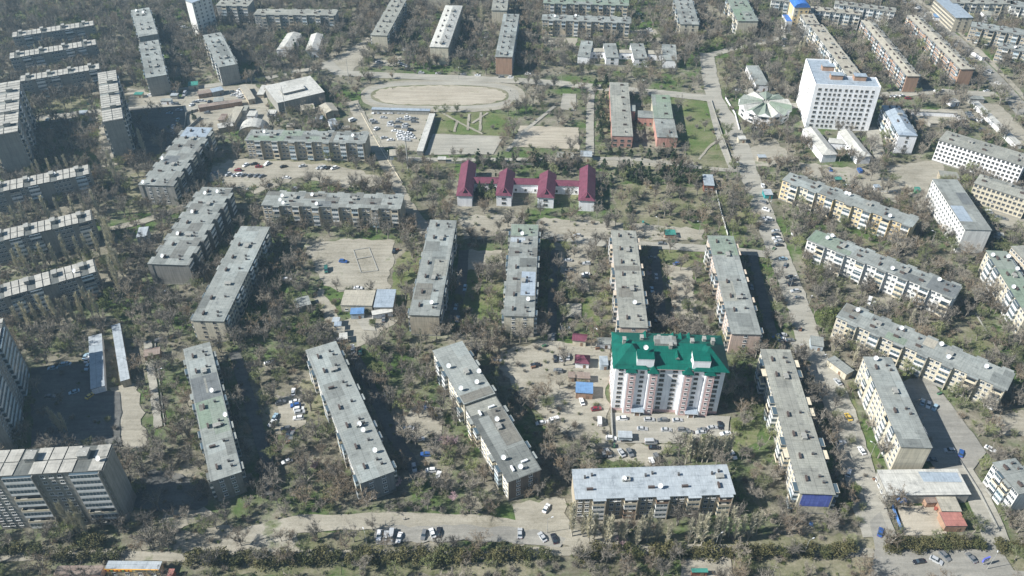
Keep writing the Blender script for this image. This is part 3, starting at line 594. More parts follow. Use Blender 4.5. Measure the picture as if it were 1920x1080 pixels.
for k in range(9):
    for i, f in enumerate(fx): spots.append((-L/2+L*f, -Wd/2, 1.5+3.05*k, 0, win_mesh(2.0 if i in (0, 9) else 1.5, 1.5, 1)))
for k in range(9):
    for j in range(7): spots.append((-L/2, -Wd/2+wl*(j+.7)/7.4, 1.5+3.05*k, -math.pi/2, win_mesh(1.1, 1.5, 1)))
put_windows(root, spots, None)
for (x, y) in ((-L/2+wgw-4, -Wd/2+wl*.62), (-L/2+L*.36, Wd/2-3.0), (-L/2+L*.72, Wd/2-3.0)):
    m = MB(); m.box(-3.6, -2.3, 0, 3.6, 2.3, 2.9, WM['brick']); m.box(-3.9, -2.6, 2.9, 3.9, 2.6, 3.1, M_edge, RM['blue']); m.build('roof_hut', root, loc=(x, y, 29.402))

# ---------------------------------------------------------------- the emerald-roofed tower
c, ang, L, Wd = frame3((1152.5, 685), (1365, 692.5), (1350, 628), 26.0)
root = tag(empty('apartment_tower', c, ang), 'eight-storey white and pink tower with emerald green hipped roof', 'apartment tower'); foot(root, L+3, Wd+3); lm(root, 'emerald-roofed tower', L, Wd)
H_ = 25.2
b = MB(); b.box(-L/2+.5, -Wd/2+.5, 0, L/2-.5, Wd/2-.5, H_, WM['plaster'], skip='bt'); b.build('wall', root)
b = MB(); b.box(-L/2+.45, -Wd/2+.44, 0, L/2-.45, Wd/2-.44, 1.5, WM['rose'], skip='bt'); b.build('plinth', root)
em = RM['emerald']; b = MB(); x, y, z0, z1 = L/2+.5, Wd/2+.5, H_, H_+4.6
cx0 = -x+15; cx1 = x-15            # two cross-hips at the ends, a long ridge between
A, B, C_, D = (-x, -y, z0), (x, -y, z0), (x, y, z0), (-x, y, z0); E1, E2 = (-x+y*.8, 0, z1), (x-y*.8, 0, z1)
for q in ((A, B, E2, E1), (C_, D, E1, E2), (B, C_, E2), (D, A, E1)): b.poly(q, em)
b.box(-x, -y, z0-.35, x, y, z0-.01, WM['rose'])
rf = b.build('roof', root)
for s in (-1, 1):                   # end gables standing over the roof
    xx = s*(L/2-6.2); m = MB(); a = [(xx-6.9, -y-.7, z0+.1), (xx+6.9, -y-.7, z0+.1), (xx+6.9, y*.45, z0+.1), (xx-6.9, y*.45, z0+.1)]; p0 = (xx-s*.5, -y*.3, z1+1.6)
    m.poly((a[0], a[1], p0), em); m.poly((a[1], a[2], p0), em); m.poly((a[2], a[3], p0), em); m.poly((a[3], a[0], p0), em); m.poly(a[::-1], em); m.build('end_hip', rf)
fl9 = 9; fh = 2.62; spots = []
for f in (.067, .435, .548, .925):
    for k in range(fl9): spots.append((-L/2+L*f, -Wd/2+.5, 1.9+fh*k, 0, win_mesh(1.9, 1.45, 1)))
for f in (.255, .74):
    for k in range(fl9): spots.append((-L/2+L*f, -Wd/2+.5, 3.4+fh*k if k else 4.2, 0, win_mesh(1.6, 1.2, 1)))
for i, f in enumerate((.155, .347, .653, .85)):
    m = MB(); bx = -L/2+L*f; m.box(-1.75, -1.9, .0, 1.75, 0, H_-1.2, WM['plaster'], skip='n'); m.box(-1.2, -1.93, .0, 1.77, -1.7, H_-1.2, WM['rose']); bay = m.build('bay', root, loc=(bx, -Wd/2+.5, 0))
    m = MB(); m.poly(((-2.3, -2.5, 0), (2.3, -2.5, 0), (0, -.6, 2.5)), em); m.poly(((2.3, -2.5, 0), (2.3, 1.2, 0), (0, -.6, 2.5)), em); m.poly(((-2.3, 1.2, 0), (-2.3, -2.5, 0), (0, -.6, 2.5)), em); m.poly(((2.3, 1.2, 0), (-2.3, 1.2, 0), (0, -.6, 2.5)), em); m.poly(((-2.3, -2.5, 0), (-2.3, 1.2, 0), (2.3, 1.2, 0), (2.3, -2.5, 0)), em)
    m.build('bay_roof', bay, loc=(0, 0, H_-1.2))
    for k in range(fl9): place(win_mesh(1.3, 1.35, 2), 'window', bay, (.25, -1.9, 1.9+fh*k))
for j in range(4):
    for k in range(fl9): spots.append((-L/2+.5, -Wd/2+Wd*(j+.7)/4.4, 1.9+fh*k, -math.pi/2, win_mesh(1.3, 1.4, 1)))
put_windows(root, spots, None)
for f in (.27, .765):              # stair heads rising through the roof
    m = MB(); m.box(-3.3, -.4, H_-1.0, 3.3, 5.2, H_+4.3, WM['plaster']); m.box(-3.4, -.5, H_+4.31, 3.4, 5.3, H_+4.55, WM['plaster'], em)
    st = m.build('stair_head', root, loc=(-L/2+L*f, -Wd/2+.5, 0))
    m = MB(); m.tube((0, .02, 0), (0, -.12, 0), .6, .6, M_frame, 14, True); m.tube((0, -.12, 0), (0, -.14, 0), .42, .42, M_glass, 14, True); m.build('round_window', st, loc=(-.2, -.4, H_+.3))
    m = MB(); m.box(-2.6, -3.6, 3.0, 2.6, 0, 3.3, WM['plaster'], RM['blue']); m.box(-1.2, -3.2, 0, -.9, -2.9, 3.0, WM['plaster']); m.box(.9, -3.2, 0, 1.2, -2.9, 3.0, WM['plaster']); m.box(-.9, -3.1, 0, .9, -2.95, 2.3, M_brown)
    m.build('entrance_porch', root, loc=(-L/2+L*f-1, -Wd/2+.5, 0))
m = MB(); m.box(-4.3, -2.3, 0, 4.3, 2.3, 1.6, WM['darkgrey'], RM['patch']); m.build('machine_hut', root, loc=(-L/2+L*.46, 1.0, H_+3.6))
for (qx, qy, s) in ((1170, 641, 0), (1203, 634, 0), (1235, 634, 0), (1257, 636, 0), (1257, 650, 0), (1320, 636, 0), (1336, 641, 0), (1297, 643, 0)):
    w3 = at(qx, qy, H_+4)-c; ca, sa = math.cos(-ang), math.sin(-ang); lx, ly = w3.x*ca-w3.y*sa, w3.x*sa+w3.y*ca; ly = max(-Wd/2+1, min(Wd/2-1, ly))
    m = MB(); m.box(-.6, -.9, -2.2, .6, .9, 2.2, M_conc2, M_shadow); m.box(-.75, -1.05, 2.2, .75, 1.05, 2.35, M_conc2); m.build('chimney', rf, loc=(lx, ly, H_+z1-z0-abs(ly)/(Wd/2)*3.6-.8))
for f, yy in ((.3, .35), (.55, .3), (.62, .3), (.70, .33), (.56, -.25)):
    m = MB(); m.poly(((-1, -2, 0), (-1, 2, 0), (0, 2, 1.3), (0, -2, 1.3)), em); m.poly(((1, 2, 0), (1, -2, 0), (0, -2, 1.3), (0, 2, 1.3)), em); m.poly(((-1, -2, 0), (0, -2, 1.3), (1, -2, 0)), M_conc2); m.poly(((-1, 2, 0), (1, 2, 0), (0, 2, 1.3)), M_conc2)
    m.build('dormer', rf, loc=(-L/2+L*f, Wd*yy, H_+4.6*(1-abs(yy)*2)+.1))
place(small('dish'), 'satellite_dish', rf, (-L/2+L*.70, -Wd/2+2.4, H_+.9), math.radians(170), sc=(1.3,)*3)
place(small('dish'), 'satellite_dish', rf, (-L/2+L*.27, -Wd/2+4.4, H_+5.3), math.radians(170))

# ---------------------------------------------------------------- nursery with maroon roofs
na, nb = at(855, 383.5), at(1116, 396)
root = tag(empty('nursery_school', ((na+nb)/2+Vector((0, 12, 0)))), 'two-storey white nursery with four maroon gabled wings joined by corridors', 'school'); lm(root, 'maroon-roofed nursery', 90, 30)
def child_house(P, Q, Rr, h, rise, root, nm, wall='plaster', roof='maroon', ov=.5, win=True, dormer=True, rows=2, nw=1, ww=2.4):
    c, ang, L, Wd = frame3(P, Q, Rr, h); o = root.location
    b = MB(); b.box(-L/2+ov, -Wd/2+ov, 0, L/2-ov, Wd/2-ov, h-.1, WM[wall], skip='bt')
    w_ = b.build(nm, root, loc=(c.x-o.x, c.y-o.y, 0), rz=ang)
    FOOT.append((c.x, c.y, math.cos(ang), math.sin(ang), L/2, Wd/2))
    r = MB(); x, y = L/2, Wd/2; rm = RM[roof]
    if L < Wd:
        A, B, C_, D, E1, E2 = (-x, -y, h), (x, -y, h), (x, y, h), (-x, y, h), (0, -y+x*.95, h+rise), (0, y-.3, h+rise)
        for q in ((B, C_, E2, E1), (D, A, E1, E2), (A, B, E1)): r.poly(q, rm)
        r.poly((C_, D, E2), WM[wall])
    else:
        A, B, C_, D, E1, E2 = (-x, -y, h), (x, -y, h), (x, y, h), (-x, y, h), (-x, 0, h+rise), (x, 0, h+rise)
        for q in ((A, B, E2, E1), (C_, D, E1, E2)): r.poly(q, rm)
        r.poly((B, C_, E2), WM[wall]); r.poly((D, A, E1), WM[wall])
    r.box(-x, -y, h-.22, x, y, h-.01, M_edge); ro = r.build('roof', w_)
    if dormer:
        m = MB(); m.poly(((-.9, -1.2, 0), (0, -1.2, 1.6), (0, 2.2, 1.6), (-.9, .6, 0)), rm); m.poly(((0, -1.2, 1.6), (.9, -1.2, 0), (.9, .6, 0), (0, 2.2, 1.6)), rm); m.poly(((-.75, -1.1, .05), (.75, -1.1, .05), (0, -1.1, 1.45)), M_shadow)
        m.build('dormer', ro, loc=(0, -y+x*.52, h+rise*.42))
    if win:
        for k in range(rows):
            for j in range(nw): place(win_mesh(ww, 1.5, 1), 'window', w_, (-L/2+L*(j+.5)/nw, -Wd/2+ov, 1.2+3.0*k))
    return w_, L, Wd
w1, l1, d1 = child_house((855, 367.5), (886, 368), (864, 307.5), 7, 3.2, root, 'wing', win=False)
child_house((928.7, 366.7), (960, 368), (933.7, 322.5), 7, 3.2, root, 'wing')
child_house((1006, 370), (1039.7, 371.7), (1007, 326), 7, 3.2, root, 'wing')
child_house((1084, 376), (1116, 377.5), (1080, 316), 7, 3.2, root, 'wing', win=False)
for P, Q, Rr in (((884, 343.5), (936, 344.5), (880, 331)), ((958, 345.5), (1013, 347), (955, 333)), ((1035, 348), (1090, 350), (1033, 336.5))):
    child_house(P, Q, Rr, 5.8, 1.8, root, 'corridor', dormer=False, rows=1, nw=3, ww=1.2)
# white nursery further off
root = tag(empty('nursery_school', at(1170, 118)), 'white nursery with four grey flat-roofed wings, by the stadium road', 'school'); lm(root, 'white four-wing nursery', 60, 16)
def wing(P, Q, Rr, h, root, wall, roof, nm='wing', rows=2, nw=1, sides='s', ww=2.2, vent=True, wk=1):
    c, ang, L, Wd = frame3(P, Q, Rr, h); o = root.location; b = MB(); b.box(-L/2+.2, -Wd/2+.2, 0, L/2-.2, Wd/2-.2, h-.25, WM[wall], skip='bt')
    w_ = b.build(nm, root, loc=(c.x-o.x, c.y-o.y, 0), rz=ang); FOOT.append((c.x, c.y, math.cos(ang), math.sin(ang), L/2, Wd/2))
    r = MB(); r.box(-L/2, -Wd/2, h-.25, L/2, Wd/2, h, M_edge, RM[roof]); ro = r.build('roof', w_)
    for s in sides:
        for k in range(rows):
            ln = L if s in 'sn' else Wd; n_ = nw if s in 'sn' else max(3, int(Wd/4.2))
            for j in range(n_):
                t = (j+.5)/n_*ln-ln/2; X, Y, rz = {'s': (t, -Wd/2+.2, 0), 'w': (-L/2+.2, t, -math.pi/2), 'e': (L/2-.2, t, math.pi/2), 'n': (t, Wd/2-.2, math.pi)}[s]
                place(win_mesh(ww, 1.6, wk), 'window', w_, (X, Y, 1.0+3.0*k), rz)
    if vent:
        for j in range(max(2, int(max(L, Wd)/9))):
            t = (j+.5)/max(2, int(max(L, Wd)/9))-.5
            place(small('vents' if j % 2 else 'vent'), 'roof_vent', ro, (L*.15*(-1)**j if L < Wd else L*t, Wd*t if L < Wd else Wd*.15, h), math.pi/2 if j % 2 else 0)
    return w_
for i, (P, Q, Rr) in enumerate((((1082.5, 105.5), (1106, 107), (1083, 75)), ((1136, 108), (1161, 108), (1135.7, 81)), ((1188.7, 110), (1215, 110), (1189.5, 81)), ((1243, 112.5), (1270, 113.7), (1238.7, 82.5)))):
    wing(P, Q, Rr, 6.2, root, 'plaster', 'grey' if i != 2 else 'patch', nw=1, rows=0 if i in (0, 3) else 2)
for P, Q, Rr in (((1107, 97), (1136, 97.5), (1107, 90)), ((1161.5, 99), (1189, 99.5), (1161.5, 93)), ((1215.5, 101), (1242, 102), (1215.5, 94))): wing(P, Q, Rr, 5, root, 'plaster', 'beige', 'corridor', rows=1, nw=2, ww=1.2, vent=False)
# the brick-ended school
root = tag(empty('school', at(1185, 270)), 'pink-ended school of two long flat-roofed wings on the green lawn', 'school'); lm(root, 'school with pink walls', 42, 35)
wing((1142.5, 154), (1147.5, 254.5), (1178, 154.5), 8, root, 'schoolpink', 'warm', rows=2, sides='we')
wing((1232, 257), (1271, 258), (1226, 222), 7, root, 'schoolpink', 'patch', rows=0)
wing((1221, 177), (1226, 221), (1256, 179.5), 7.5, root, 'cream', 'green', rows=2, sides='we')
wing((1182, 208), (1191.5, 208.5), (1181, 196.5), 7, root, 'schoolpink', 'grey', rows=0, vent=False)
wing((1196, 220), (1226, 221.5), (1202.5, 207), 6, root, 'schoolpink', 'grey', rows=1, nw=3, ww=1.3, vent=False)
# round building with folded roof
rc = at(1431, 214); rr = (at(1481, 214)-rc).length
root = tag(empty('round_pavilion', rc), 'round white building with a folded star-shaped green and white roof', 'pavilion'); lm(root, 'round star-roofed pavilion', rr*2, rr*2)
FOOT.append((rc.x, rc.y, 1, 0, rr, rr))
b = MB(); r = MB(); n = 12
for i in range(n):
    a0, a1 = 2*math.pi*i/n, 2*math.pi*(i+1)/n; am = (a0+a1)/2; R1, R2 = rr*.93, rr*.93; f = lambda rad, a, z: (rad*math.cos(a), rad*math.sin(a), z)
    b.poly((f(R1, a0, 0), f(R1, a1, 0), f(R1, a1, 6.8), f(R1, a0, 6.8)), WM['plaster'])
    mm = RM['pale'] if i % 3 == 0 else RM['green']
    r.poly((f(rr, a0, 6.4), f(rr*.93, am, 8.6), f(rr*.16, am, 9.6), f(rr*.12, a0, 8.2)), mm); r.poly((f(rr*.93, am, 8.6), f(rr, a1, 6.4), f(rr*.12, a1, 8.2), f(rr*.16, am, 9.6)), mm)
    r.poly((f(rr, a0, 6.4), f(rr, a1, 6.4), f(rr*.93, am, 8.6)), M_white); r.poly((f(.12*rr, a0, 8.2), f(rr*.16, am, 9.6), f(.12*rr, a1, 8.2), (0, 0, 8.0)), M_conc2)
b.build('wall', root); r.build('roof', root)
for i in range(n):
    am = 2*math.pi*(i+.5)/n
    for k in range(2): place(win_mesh(3.4, 1.5, 1), 'window', root, (rr*.93*math.cos(math.pi/n)*math.cos(am), rr*.93*math.cos(math.pi/n)*math.sin(am), 1.0+2.9*k), am+math.pi/2)
# two low white wings by the tower
root = tag(empty('clinic', at(1575, 300)), 'low white U-shaped building with two gabled wings below the white tower', 'clinic'); lm(root, 'white U-shaped clinic', 30, 20)
for P, Q, Rr in (((1542.5, 291), (1571, 289.5), (1520, 241)), ((1608, 294), (1635, 293), (1583, 246))): child_house(P, Q, Rr, 5.2, 1.6, root, 'wing', roof='pale', ov=.3, win=False, dormer=False)
wing((1556, 268), (1600, 272), (1552, 258), 4.2, root, 'plaster', 'pale', 'corridor', rows=0, vent=False)
# blue domed tower at the top
c, ang, L, Wd = frame3((1490, 14), (1518, 14), (1488, 2), 19)
root = tag(empty('corner_tower', c, ang), 'yellow and white corner tower with bright blue curved roof', 'tower'); foot(root, L, Wd); lm(root, 'blue-roofed corner tower', L, Wd)
b = MB(); b.box(-L/2, -Wd/2, 0, L/2, Wd/2, 19, WM['yellow'], skip='bt'); b.build('wall', root)
b = MB(); n = 8
for i in range(n):
    a0, a1 = math.pi*i/n, math.pi*(i+1)/n; x = L/2+.4
    b.poly(((-x*math.cos(a0), -Wd/2-.4, 19+3.5*math.sin(a0)), (-x*math.cos(a1), -Wd/2-.4, 19+3.5*math.sin(a1)), (-x*math.cos(a1), Wd/2+.4, 19+3.5*math.sin(a1)), (-x*math.cos(a0), Wd/2+.4, 19+3.5*math.sin(a0))), RM['brightblue'])
b.poly([(-x*math.cos(math.pi*i/n), -Wd/2-.4, 19+3.5*math.sin(math.pi*i/n)) for i in range(n+1)], RM['brightblue']); b.build('roof', root)
b = MB(); b.box(-L/2-4.5, -Wd/2-2, 0, -L/2-.01, Wd/2-2, 9, M_white, RM['brightblue']); b.build('glazed_annex', root)
for k in range(5):
    for j in range(3): place(win_mesh(1.5, 1.6, 1), 'window', root, (-L/2+L*(j+.5)/3, -Wd/2, 2.5+3.1*k))

# ---------------------------------------------------------------- small buildings
def shed(label, short, P, Q, Rr, h, wall, roof, kind='flat', rise=.8, **k):
    return house(label, short, P, Q, Rr, h, wall, roof, rise, kind, k.pop('wins', ((), ())), name=k.pop('name', 'shed'), cat=k.pop('cat', 'shed'), mark=k.pop('mark', True), ov=k.pop('ov', .2), **k)
shed('long narrow blue metal roof in the yard, shorter of the two', 'shorter long blue roof', (166, 632), (170, 731), (191, 626), 3.6, 'plaster', 'lblue', name='garage_row', cat='garages')
shed('long narrow pale blue metal roof beside the tan field', 'paler long blue roof', (209, 611), (226, 716), (226, 610), 4, 'tan', 'lblue', name='garage_row', cat='garages')
shed('small brown-roofed hut by the tall poplar', 'brown-roofed hut', (269, 670), (300, 664), (267, 657), 3, 'brick', 'brown')
shed('small pale blue kiosk with shadow on the lawn', 'pale blue kiosk', (255, 446), (274, 444), (250, 428), 5, 'blueish', 'lblue', name='kiosk', cat='kiosk')
shed('flat-roofed store with a blue porch in the dirt court', 'store with blue porch', (638, 573), (697.5, 574), (647.5, 544), 4.2, 'cream', 'beige', wins=(('s', 3, 1),), name='shop', cat='shop', parapet=0)
shed('ragged metal-roofed extension beside the blue-porch store', 'ragged store extension', (700, 577), (737, 577), (706, 543), 4, 'grey', 'blue', name='shop', cat='shop')
r_, L, Wd, ro = shed('low blue porch in front of the flat-roofed store', 'blue store porch', (656, 590), (682, 589), (655, 578), 3.2, 'blueish', 'bluefab', name='porch', cat='porch', mark=False)
shed('white lean-to in front of the ragged store extension', 'white lean-to', (698, 592), (737, 585), (698, 583), 2.8, 'plaster', 'pale', name='lean_to', cat='shed', mark=False)
for i, (P, Q, Rr, rf_, lb) in enumerate((((622, 604), (636, 604), (621, 595), 'lblue', 'pale blue stall roof, farthest of the stall row'), ((626, 613), (640, 612), (622.5, 604.5), 'blue', 'grey-blue stall roof, second in the stall row'), ((631, 625), (646, 624), (626.5, 614), 'beige', 'beige stall roof, third in the stall row'), ((636, 638), (652, 636), (631.5, 626), 'pale', 'pale tin stall roof, nearest of the stall row'))):
    shed(lb, '', P, Q, Rr, 2.8, 'cream', rf_, name='market_stall', cat='stall', group='stalls in a row by the store', mark=(i == 3 and False))
shed('grey flat shed under bare trees beyond the courtyard cars', 'grey flat shed', (556, 578), (584, 571), (555, 560), 3.2, 'darkgrey', 'grey')
shed('small house with crimson roof behind the gabled gatehouse', 'crimson-roofed house', (1072, 638), (1100, 641), (1074, 624), 3.4, 'cream', 'maroon', 'gable', 1.2, name='house', cat='house', ov=.4)
shed('square hut with hipped maroon roof in the dirt yard', 'maroon hipped hut', (1077, 681), (1106, 683), (1079, 664), 3.2, 'plaster', 'maroon', 'hip', 2.4, name='house', cat='house', ov=.4)
shed('tiny brown shed, left one of the brown pair', 'tiny brown shed', (1065, 708.5), (1079, 709), (1067, 697), 2.6, 'tan', 'brown')
shed('long brown shed beside the tiny one, tan front wall', 'long brown shed', (1081, 710), (1107, 711), (1081, 698), 2.8, 'tan', 'brown', door=False)
shed('blue-roofed shed with dark front in the dirt yard', 'blue-roofed yard shed', (1079, 737), (1112, 739), (1078, 716), 3.6, 'brick', 'bluefab')
shed('grey slate shed at the corner of the emerald-roofed tower', 'slate corner shed', (1119, 645), (1146, 646), (1120, 632), 3, 'plaster', 'grey', 'gable', .9)
shed('pale blue shed against the white side of the tower', 'pale blue corner shed', (1125, 685), (1141, 685), (1125, 669), 3.2, 'blueish', 'lblue', 'shed', .6)
shed('white freight container between the parked cars', 'white container', (1159, 821), (1186, 822), (1159, 808), 2.6, 'blueish', 'lblue', name='container', cat='container', door=False)
shed('long low white building with lean slate roof beside the slanting block', 'low white outbuilding', (1550, 674.5), (1587.5, 703), (1565, 667.5), 3.4, 'cream', 'grey', name='outbuilding', cat='shed')
shed('small grey kiosk by the road under the green tree', 'grey roadside kiosk', (1520, 647), (1545, 651), (1518, 629), 3.2, 'blueish', 'grey', name='kiosk', cat='kiosk')
# the shop lower right
root, L, Wd, ro = house('single-storey shop with pale two-tone flat roof and paved yard', 'flat-roofed corner shop', (1665, 930), (1821, 928), (1640, 881.5), 5, 'grey', 'pale', 0, 'flat', (('w', 4, 1),), name='shop', cat='shop', ov=.3)
shed('grey-roofed lean-to joining the shop to the red-roofed annex', 'grey shop lean-to', (1766, 959), (1804, 960), (1756, 931), 3.7, 'brick', 'beige', 'flat', name='annex', cat='shop annex', ov=.1, door=False)
shed('red tile-roofed annex at the hedge end of the corner shop', 'red-roofed shop annex', (1773, 987), (1814, 987), (1767, 961), 3.5, 'brick', 'red', 'flat', name='annex', cat='shop annex', ov=.1)
c, ang, L, Wd = frame3((1766, 959), (1804, 960), (1755, 930), 3.95)
b = MB(); q4 = [at(x, y, 5.29) for x, y in ((1732, 903), (1804, 904), (1795, 886), (1721, 884))]; b.poly([q-Vector((c.x, c.y, 0)) for q in q4], RM['blue'])
sh_ = [o_ for o_ in bpy.data.objects if o_.get('label', '').startswith('single-storey shop')][0]; o_ = b.build('roof_sheet', sh_); o_.location = Vector((c.x, c.y, 0)); o_.matrix_parent_inverse = (Matrix.Translation(sh_.location) @ Matrix.Rotation(sh_.rotation_euler.z, 4, 'Z')).inverted()
shed('small brick porch between the two parts of the shop', 'brick shop porch', (1738, 944), (1757, 943), (1736, 932), 3.2, 'brick', 'brown', name='porch', cat='porch', mark=False, door=False)
# corner shops at the lower left
root, L, Wd, ro = house('shop with pale blue roof and a colourful sign board, bottom edge', 'colourful sign shop', (196, 1069), (298, 1070), (203, 1052), 4, 'yellow', 'lblue', 0, 'flat', (('s', 4, 1),), name='shop', cat='shop', ov=.2)
b = MB(); b.box(-L/2, -.2, 3.0, -L/2+L*.47, 0, 4.2, plain('red_sign', (.45, .08, .05), .5)); b.box(-L/2+L*.47+.02, -.2, 3.0, L/2, 0, 4.2, plain('yellow_sign', (.75, .62, .25), .5)); b.box(-L/2, -.24, 4.2, L/2, 0, 4.4, plain('orange_trim', (.8, .4, .05), .5))
for i in range(7): b.box(-L/2+.6+i*1.3, -.26, 3.2, -L/2+1.4+i*1.3, -.2, 3.95, plain('green_sign', (.1, .3, .08), .5) if i % 3 == 1 else plain('orange_trim', (.8, .4, .05)))
sg = b.build('sign_board', root, loc=(0, -Wd/2+.15, .15))
def letters(text, parent, x, y, z, size, m, name='sign_lettering'):
    cu = bpy.data.curves.new(name, 'FONT'); cu.body = text; cu.size = size; cu.extrude = .04; cu.materials.append(m); cu.align_x = 'CENTER'
    t = bpy.data.objects.new(name, cu); COL.objects.link(t); bpy.context.view_layer.update(); me = bpy.data.meshes.new_from_object(t.evaluated_get(bpy.context.evaluated_depsgraph_get())); bpy.data.objects.remove(t)
    o = place(me, name, parent, (x, y, z)); o.rotation_euler = (math.pi/2, 0, 0); return o
letters('ОКМОЛ №34', sg, L*.22, -.23, 3.3, 1.0, plain('dark_letters', (.08, .1, .2)))
root, L, Wd, ro = shed('low building with dusty maroon roof at the bottom edge', 'dusty maroon low roof', (100, 1078), (188, 1078), (112, 1061), 3.4, 'rose', 'brown', name='shop', cat='shop')
shed('tiny orange kiosk beside the colourful shop', 'orange kiosk', (312, 1082), (323, 1082), (313, 1067), 2.6, plain('orange_metal', (.55, .14, .07)), 'red', name='kiosk', cat='kiosk')
shed('long teal-roofed kiosk with red trim on the bottom promenade', 'teal promenade kiosk', (1297, 1074), (1328, 1074), (1297, 1066), 2.8, M_brickred, 'teal', name='kiosk', cat='kiosk')
# garages and works in the upper left
shed('wide workshop with layered pale metal roof beside the lamp masts', 'layered-roof workshop', (520, 194), (609, 173), (504, 160), 7.5, 'darkgrey', 'pale', wins=(('s', 6, 1),), name='workshop', cat='workshop')
shed('raised clerestory on the pale workshop roof', 'workshop clerestory', (531, 176), (573, 166), (522, 168), 9.0, 'darkgrey', 'pale', name='roof_hall', cat='workshop', mark=False, door=False)
shed('small gabled shed between the workshop and the lane', 'small gabled shed', (610, 213), (635, 207), (602.5, 197), 4, 'tan', 'beige', 'gable', 1.2, along='y')
shed('blue-white lean-to by the gabled shed', 'blue-white lean-to', (620, 237), (635, 234), (613, 226), 3, 'plaster', 'lblue', 'shed', .7)
shed('open walled shed with pale roof below the workshop', 'pale open shed', (565, 208), (591, 204), (563, 198), 3, 'cream', 'beige')
shed('long thin carport roof along the stadium fence', 'long carport', (696, 206), (806, 209), (696, 201.5), 2.8, 'grey', 'blue', name='carport', cat='carport', door=False)
shed('long row of garages running down beside the sports ground', 'garage row', (805, 213), (781, 284), (816, 214), 3, 'darkgrey', 'pale', name='garage_row', cat='garages', door=False)
shed('white and blue kiosk at the foot of the lamp mast', 'white and blue kiosk', (730, 293), (746, 292), (731, 281), 3, 'blueish', 'beige', name='kiosk', cat='kiosk')
shed('old brown shed cut into by trees behind the maroon nursery', 'old brown shed', (1043, 295), (1075, 297), (1044, 284), 3.4, 'brick', 'warm', 'gable', 1.0)
shed('small house with light blue roof behind the maroon nursery', 'light blue-roofed hut', (1088, 293), (1110, 294), (1089, 282), 4, 'cream', 'lblue', 'gable', .9)
shed('white guard house with red base beside the road', 'white and red guard house', (1320, 348), (1340, 349), (1317, 327), 4.2, M_brickred, 'lblue', name='guard_house', cat='guard house', wins=(('s', 2, 1),))
shed('teal kiosk at the roadside near the slanting blocks', 'teal roadside kiosk', (1434, 366), (1450, 366), (1431, 355), 2.8, plain('teal_metal', (.05, .32, .33)), 'lblue', name='kiosk', cat='kiosk')
shed('teal-roofed hut on the nursery playground', 'teal playground hut', (1247, 441), (1268, 441), (1247, 431), 2.4, 'brick', 'teal', name='hut', cat='hut')
shed('small white flat building with dark side beside the road bend', 'small white school hut', (1417.5, 160), (1442, 160), (1401, 123), 4.6, 'plaster', 'grey', name='outbuilding', cat='outbuilding')
shed('white gabled clinic wing under trees, upper of the pair by the pines', 'white gabled hall by pines', (517.5, 94), (545, 94.5), (542.5, 62.5), 5.6, 'plaster', 'pale', 'gable', 1.5, along='y', name='hall', cat='hall')
shed('white gabled hall beside its twin near the pine', 'second white gabled hall', (572, 95), (596, 94.5), (592.5, 64.5), 5.6, 'plaster', 'pale', 'gable', 1.5, along='y', name='hall', cat='hall')
shed('red and white kiosk across the avenue', 'red and white avenue kiosk', (1842, 108), (1853, 107), (1822, 88), 3, 'plaster', 'beige', name='kiosk', cat='kiosk')
shed('long row of low garages beside the avenue', 'avenue garage row', (1822, 190), (1905, 272), (1832, 188), 3, 'plaster', 'pale', name='garage_row', cat='garages', door=False)
shed('low white fence-like shed between the garages and the block', 'low white long shed', (1711, 209), (1796, 213), (1711, 205), 3, 'plaster', 'beige', name='garage_row', cat='garages', door=False)
shed('flat dark canopy at the end of the avenue garages', 'dark flat canopy', (1819, 186), (1847, 187), (1819, 180), 3.2, 'grey', 'grey', name='canopy', cat='canopy', door=False)
shed('small white hut by the bare trees near the avenue', 'small white avenue hut', (1786, 193), (1800, 191), (1786, 185), 3, 'plaster', 'pale')
shed('green-roofed stall with white van in front', 'green-roofed stall', (352, 162), (371, 160), (353, 154), 3, 'cream', 'teal', name='kiosk', cat='kiosk')
shed('grey workshop beside the dirt lot of cars', 'grey lot workshop', (398, 174), (420, 169), (398, 166), 3.4, 'darkgrey', 'blue', name='workshop', cat='workshop')
shed('long brown open shed beside the grey lot workshop', 'brown open shed', (371, 178), (397, 174), (370, 171), 3, 'brick', 'brown')
shed('long pale shed running beside the packed cars', 'long pale shed', (465, 188), (479, 185), (454, 160), 3.6, 'tan', 'beige', name='garage_row', cat='garages')
shed('small grey booth in the middle of the dirt lot', 'grey lot booth', (400, 192), (419, 190), (400, 184), 2.8, 'grey', 'grey', name='booth', cat='booth')
shed('long rusty roof along the dirt lot wall', 'rusty long roof', (372, 203), (454, 191), (372, 197), 3, 'brick', 'brown', name='garage_row', cat='garages', door=False)
shed('narrow long shed between two walled courts', 'narrow court shed', (422, 232), (439, 232), (414, 200), 3.4, 'tan', 'beige')
shed('pale crooked roof at the foot of the narrow court shed', 'pale crooked roof', (409, 241), (438, 236), (407, 232), 3.4, 'tan', 'pale', 'gable', .8)
shed('blue bus-stop like shelter on the shaded drive', 'shaded drive shelter', (144, 216), (160, 215), (143, 208), 2.6, 'grey', 'lblue', name='shelter', cat='shelter')
shed('low pale annex at the far end of the tall end-on block', 'low pale annex', (1764, 333), (1800, 337), (1772, 321), 4, 'tan', 'warm', name='annex', cat='annex', door=False)
shed('white villa with hipped roof across the avenue', 'white avenue villa', (1848, 29), (1873, 29), (1848, 20), 6, 'plaster', 'warm', 'hip', 1.6, wins=(('s', 3, 2),), name='house', cat='house')
shed('small row of blue and white market roofs by the avenue', 'blue market roofs', (1752, 33), (1776, 35), (1752, 26), 3, 'plaster', 'bluefab', name='market_stall', cat='stall')
